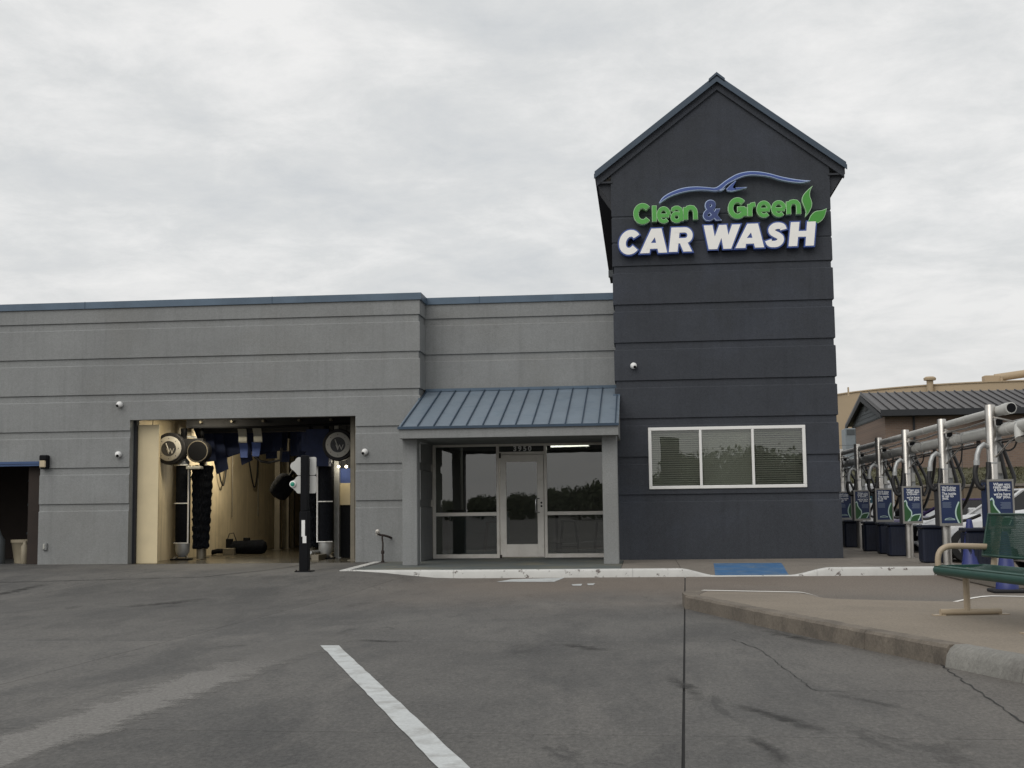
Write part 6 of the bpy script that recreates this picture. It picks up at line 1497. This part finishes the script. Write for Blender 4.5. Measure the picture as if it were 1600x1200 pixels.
# wire fence on the bank
t = thing('wire_fence', 'thin wire fence with slim posts in front of the brick building', 'fence', (12, 54, 2.4))
for k in range(4): MB().tube([(8+5.0*k, 54, 2.2), (8+5.0*k, 54, 3.65)], 0.014, 6).build('fence_post', 'post_side', t)
for z in (3.6,): MB().tube([(7, 54, z), (26, 54, z)], 0.008, 5).build('wire', 'post_side', t)

# ================================================================== behind the camera: what the shop glass mirrors
def crown_mesh(seed, rx, rz):
    r = random.Random(seed); v, f = [], []
    lobes = [(Vector((r.uniform(-.6, .6)*rx, r.uniform(-.6, .6)*rx, r.uniform(-.45, .6)*rz)), r.uniform(.3, .55)*rx) for _ in range(16)]
    for c, rad in lobes:
        for _ in range(230):
            d = Vector((r.gauss(0, 1), r.gauss(0, 1), r.gauss(0, 1))).normalized()*rad*r.uniform(.6, 1.1); q = c+d; s = r.uniform(.10, .28)
            u = Vector((r.gauss(0, 1), r.gauss(0, 1), r.gauss(0, 1))).normalized()*s; w_ = d.cross(u).normalized()*s*.7; n = len(v)
            v += [tuple(q-u), tuple(q+w_), tuple(q+u), tuple(q-w_)]; f.append((n, n+1, n+2, n+3))
    return v, f
rt = random.Random(2)
species = ['broad leafy tree beyond the street behind the lot', 'low rounded tree in the row behind the lot', 'tall loose tree in the row behind the lot']
protos = []
for k in range(3):
    H = (6.5, 5.0, 8.0)[k]; rx = (3.2, 2.8, 3.4)[k]
    t = thing('broadleaf_tree', species[k], 'tree', (0, 0, 0), 'trees behind the lot')
    b = MB(); b.tube([(0, 0, -0.05), (0.05, 0, H*.25), (0, 0.1, H*.6)], [.22, .17, .07], 10)
    for q in range(5):
        a = q*1.26; b.tube([(0.03, 0, H*.28+q*.15), (math.cos(a)*rx*.35, math.sin(a)*rx*.35, H*.5), (math.cos(a)*rx*.6, math.sin(a)*rx*.6, H*.68)], [.09, .06, .03], 7)
    b.build('trunk', 'bark', t, smooth=True); v, f = crown_mesh(k+5, rx, H*.36); cb = MB(); cb.add([(x, y, max(0.1, z*1.15+H*(.52, .34, .55)[k])) for x, y, z in v], f); cb.build('crown', 'leaves', t, recalc=False); protos.append(t)
spots = [(4.5, -70, 0, 1), (0.5, -72, 1, 1), (9, -66, 2, .9), (13.5, -70, 0, 1), (18, -68, 1, 1.1), (-3.2, -70, 1, .95), (-6.4, -76, 1, .85), (-9.2, -84, 1, .8), (-12.8, -82, 1, .7), (-10.5, -96, 1, .7), (-14.5, -100, 1, .62), (-19, -98, 1, .7), (-23.5, -102, 1, .6), (-28, -98, 1, .7), (-33, -102, 1, .75), (23, -72, 0, 1), (29, -74, 2, 1)]
WHERE = ['opposite the tower window', 'opposite the canopy', 'beside the pylon sign', 'east of the pylon sign', 'at the east corner', 'opposite the shop door', 'second opposite the shop door', 'third opposite the shop door', 'fourth opposite the shop door', 'far off, first of six low ones', 'far off, second of six low ones', 'far off, third of six low ones', 'far off, fourth of six low ones', 'far off, fifth of six low ones', 'far off, sixth of six low ones', 'at the east street end', 'last at the east street end']
used = set()
for (x, y, k, sc), wh in zip(spots, WHERE):
    o = protos[k] if k not in used else copy_tree(protos[k]); used.add(k)
    o.location = (x, y, -0.03); o.rotation_euler.z = rt.uniform(0, 6); o.scale = (sc,)*3; o['label'] = species[k].split(' beyond')[0].split(' in the')[0] + ' behind the lot, ' + wh
t = thing('pylon_sign', 'dark upright pylon sign behind the camera, mirrored in the office window', 'sign', (1.55, -20, 0))
MB().bbox(1.05, 2.05, -20.15, -19.85, 0.6, 4.9, 0.03).build('panel', 'black', t); MB().bbox(1.25, 1.85, -20.1, -19.9, -0.03, 0.62, 0.02).build('plinth', 'kerb_grey', t)
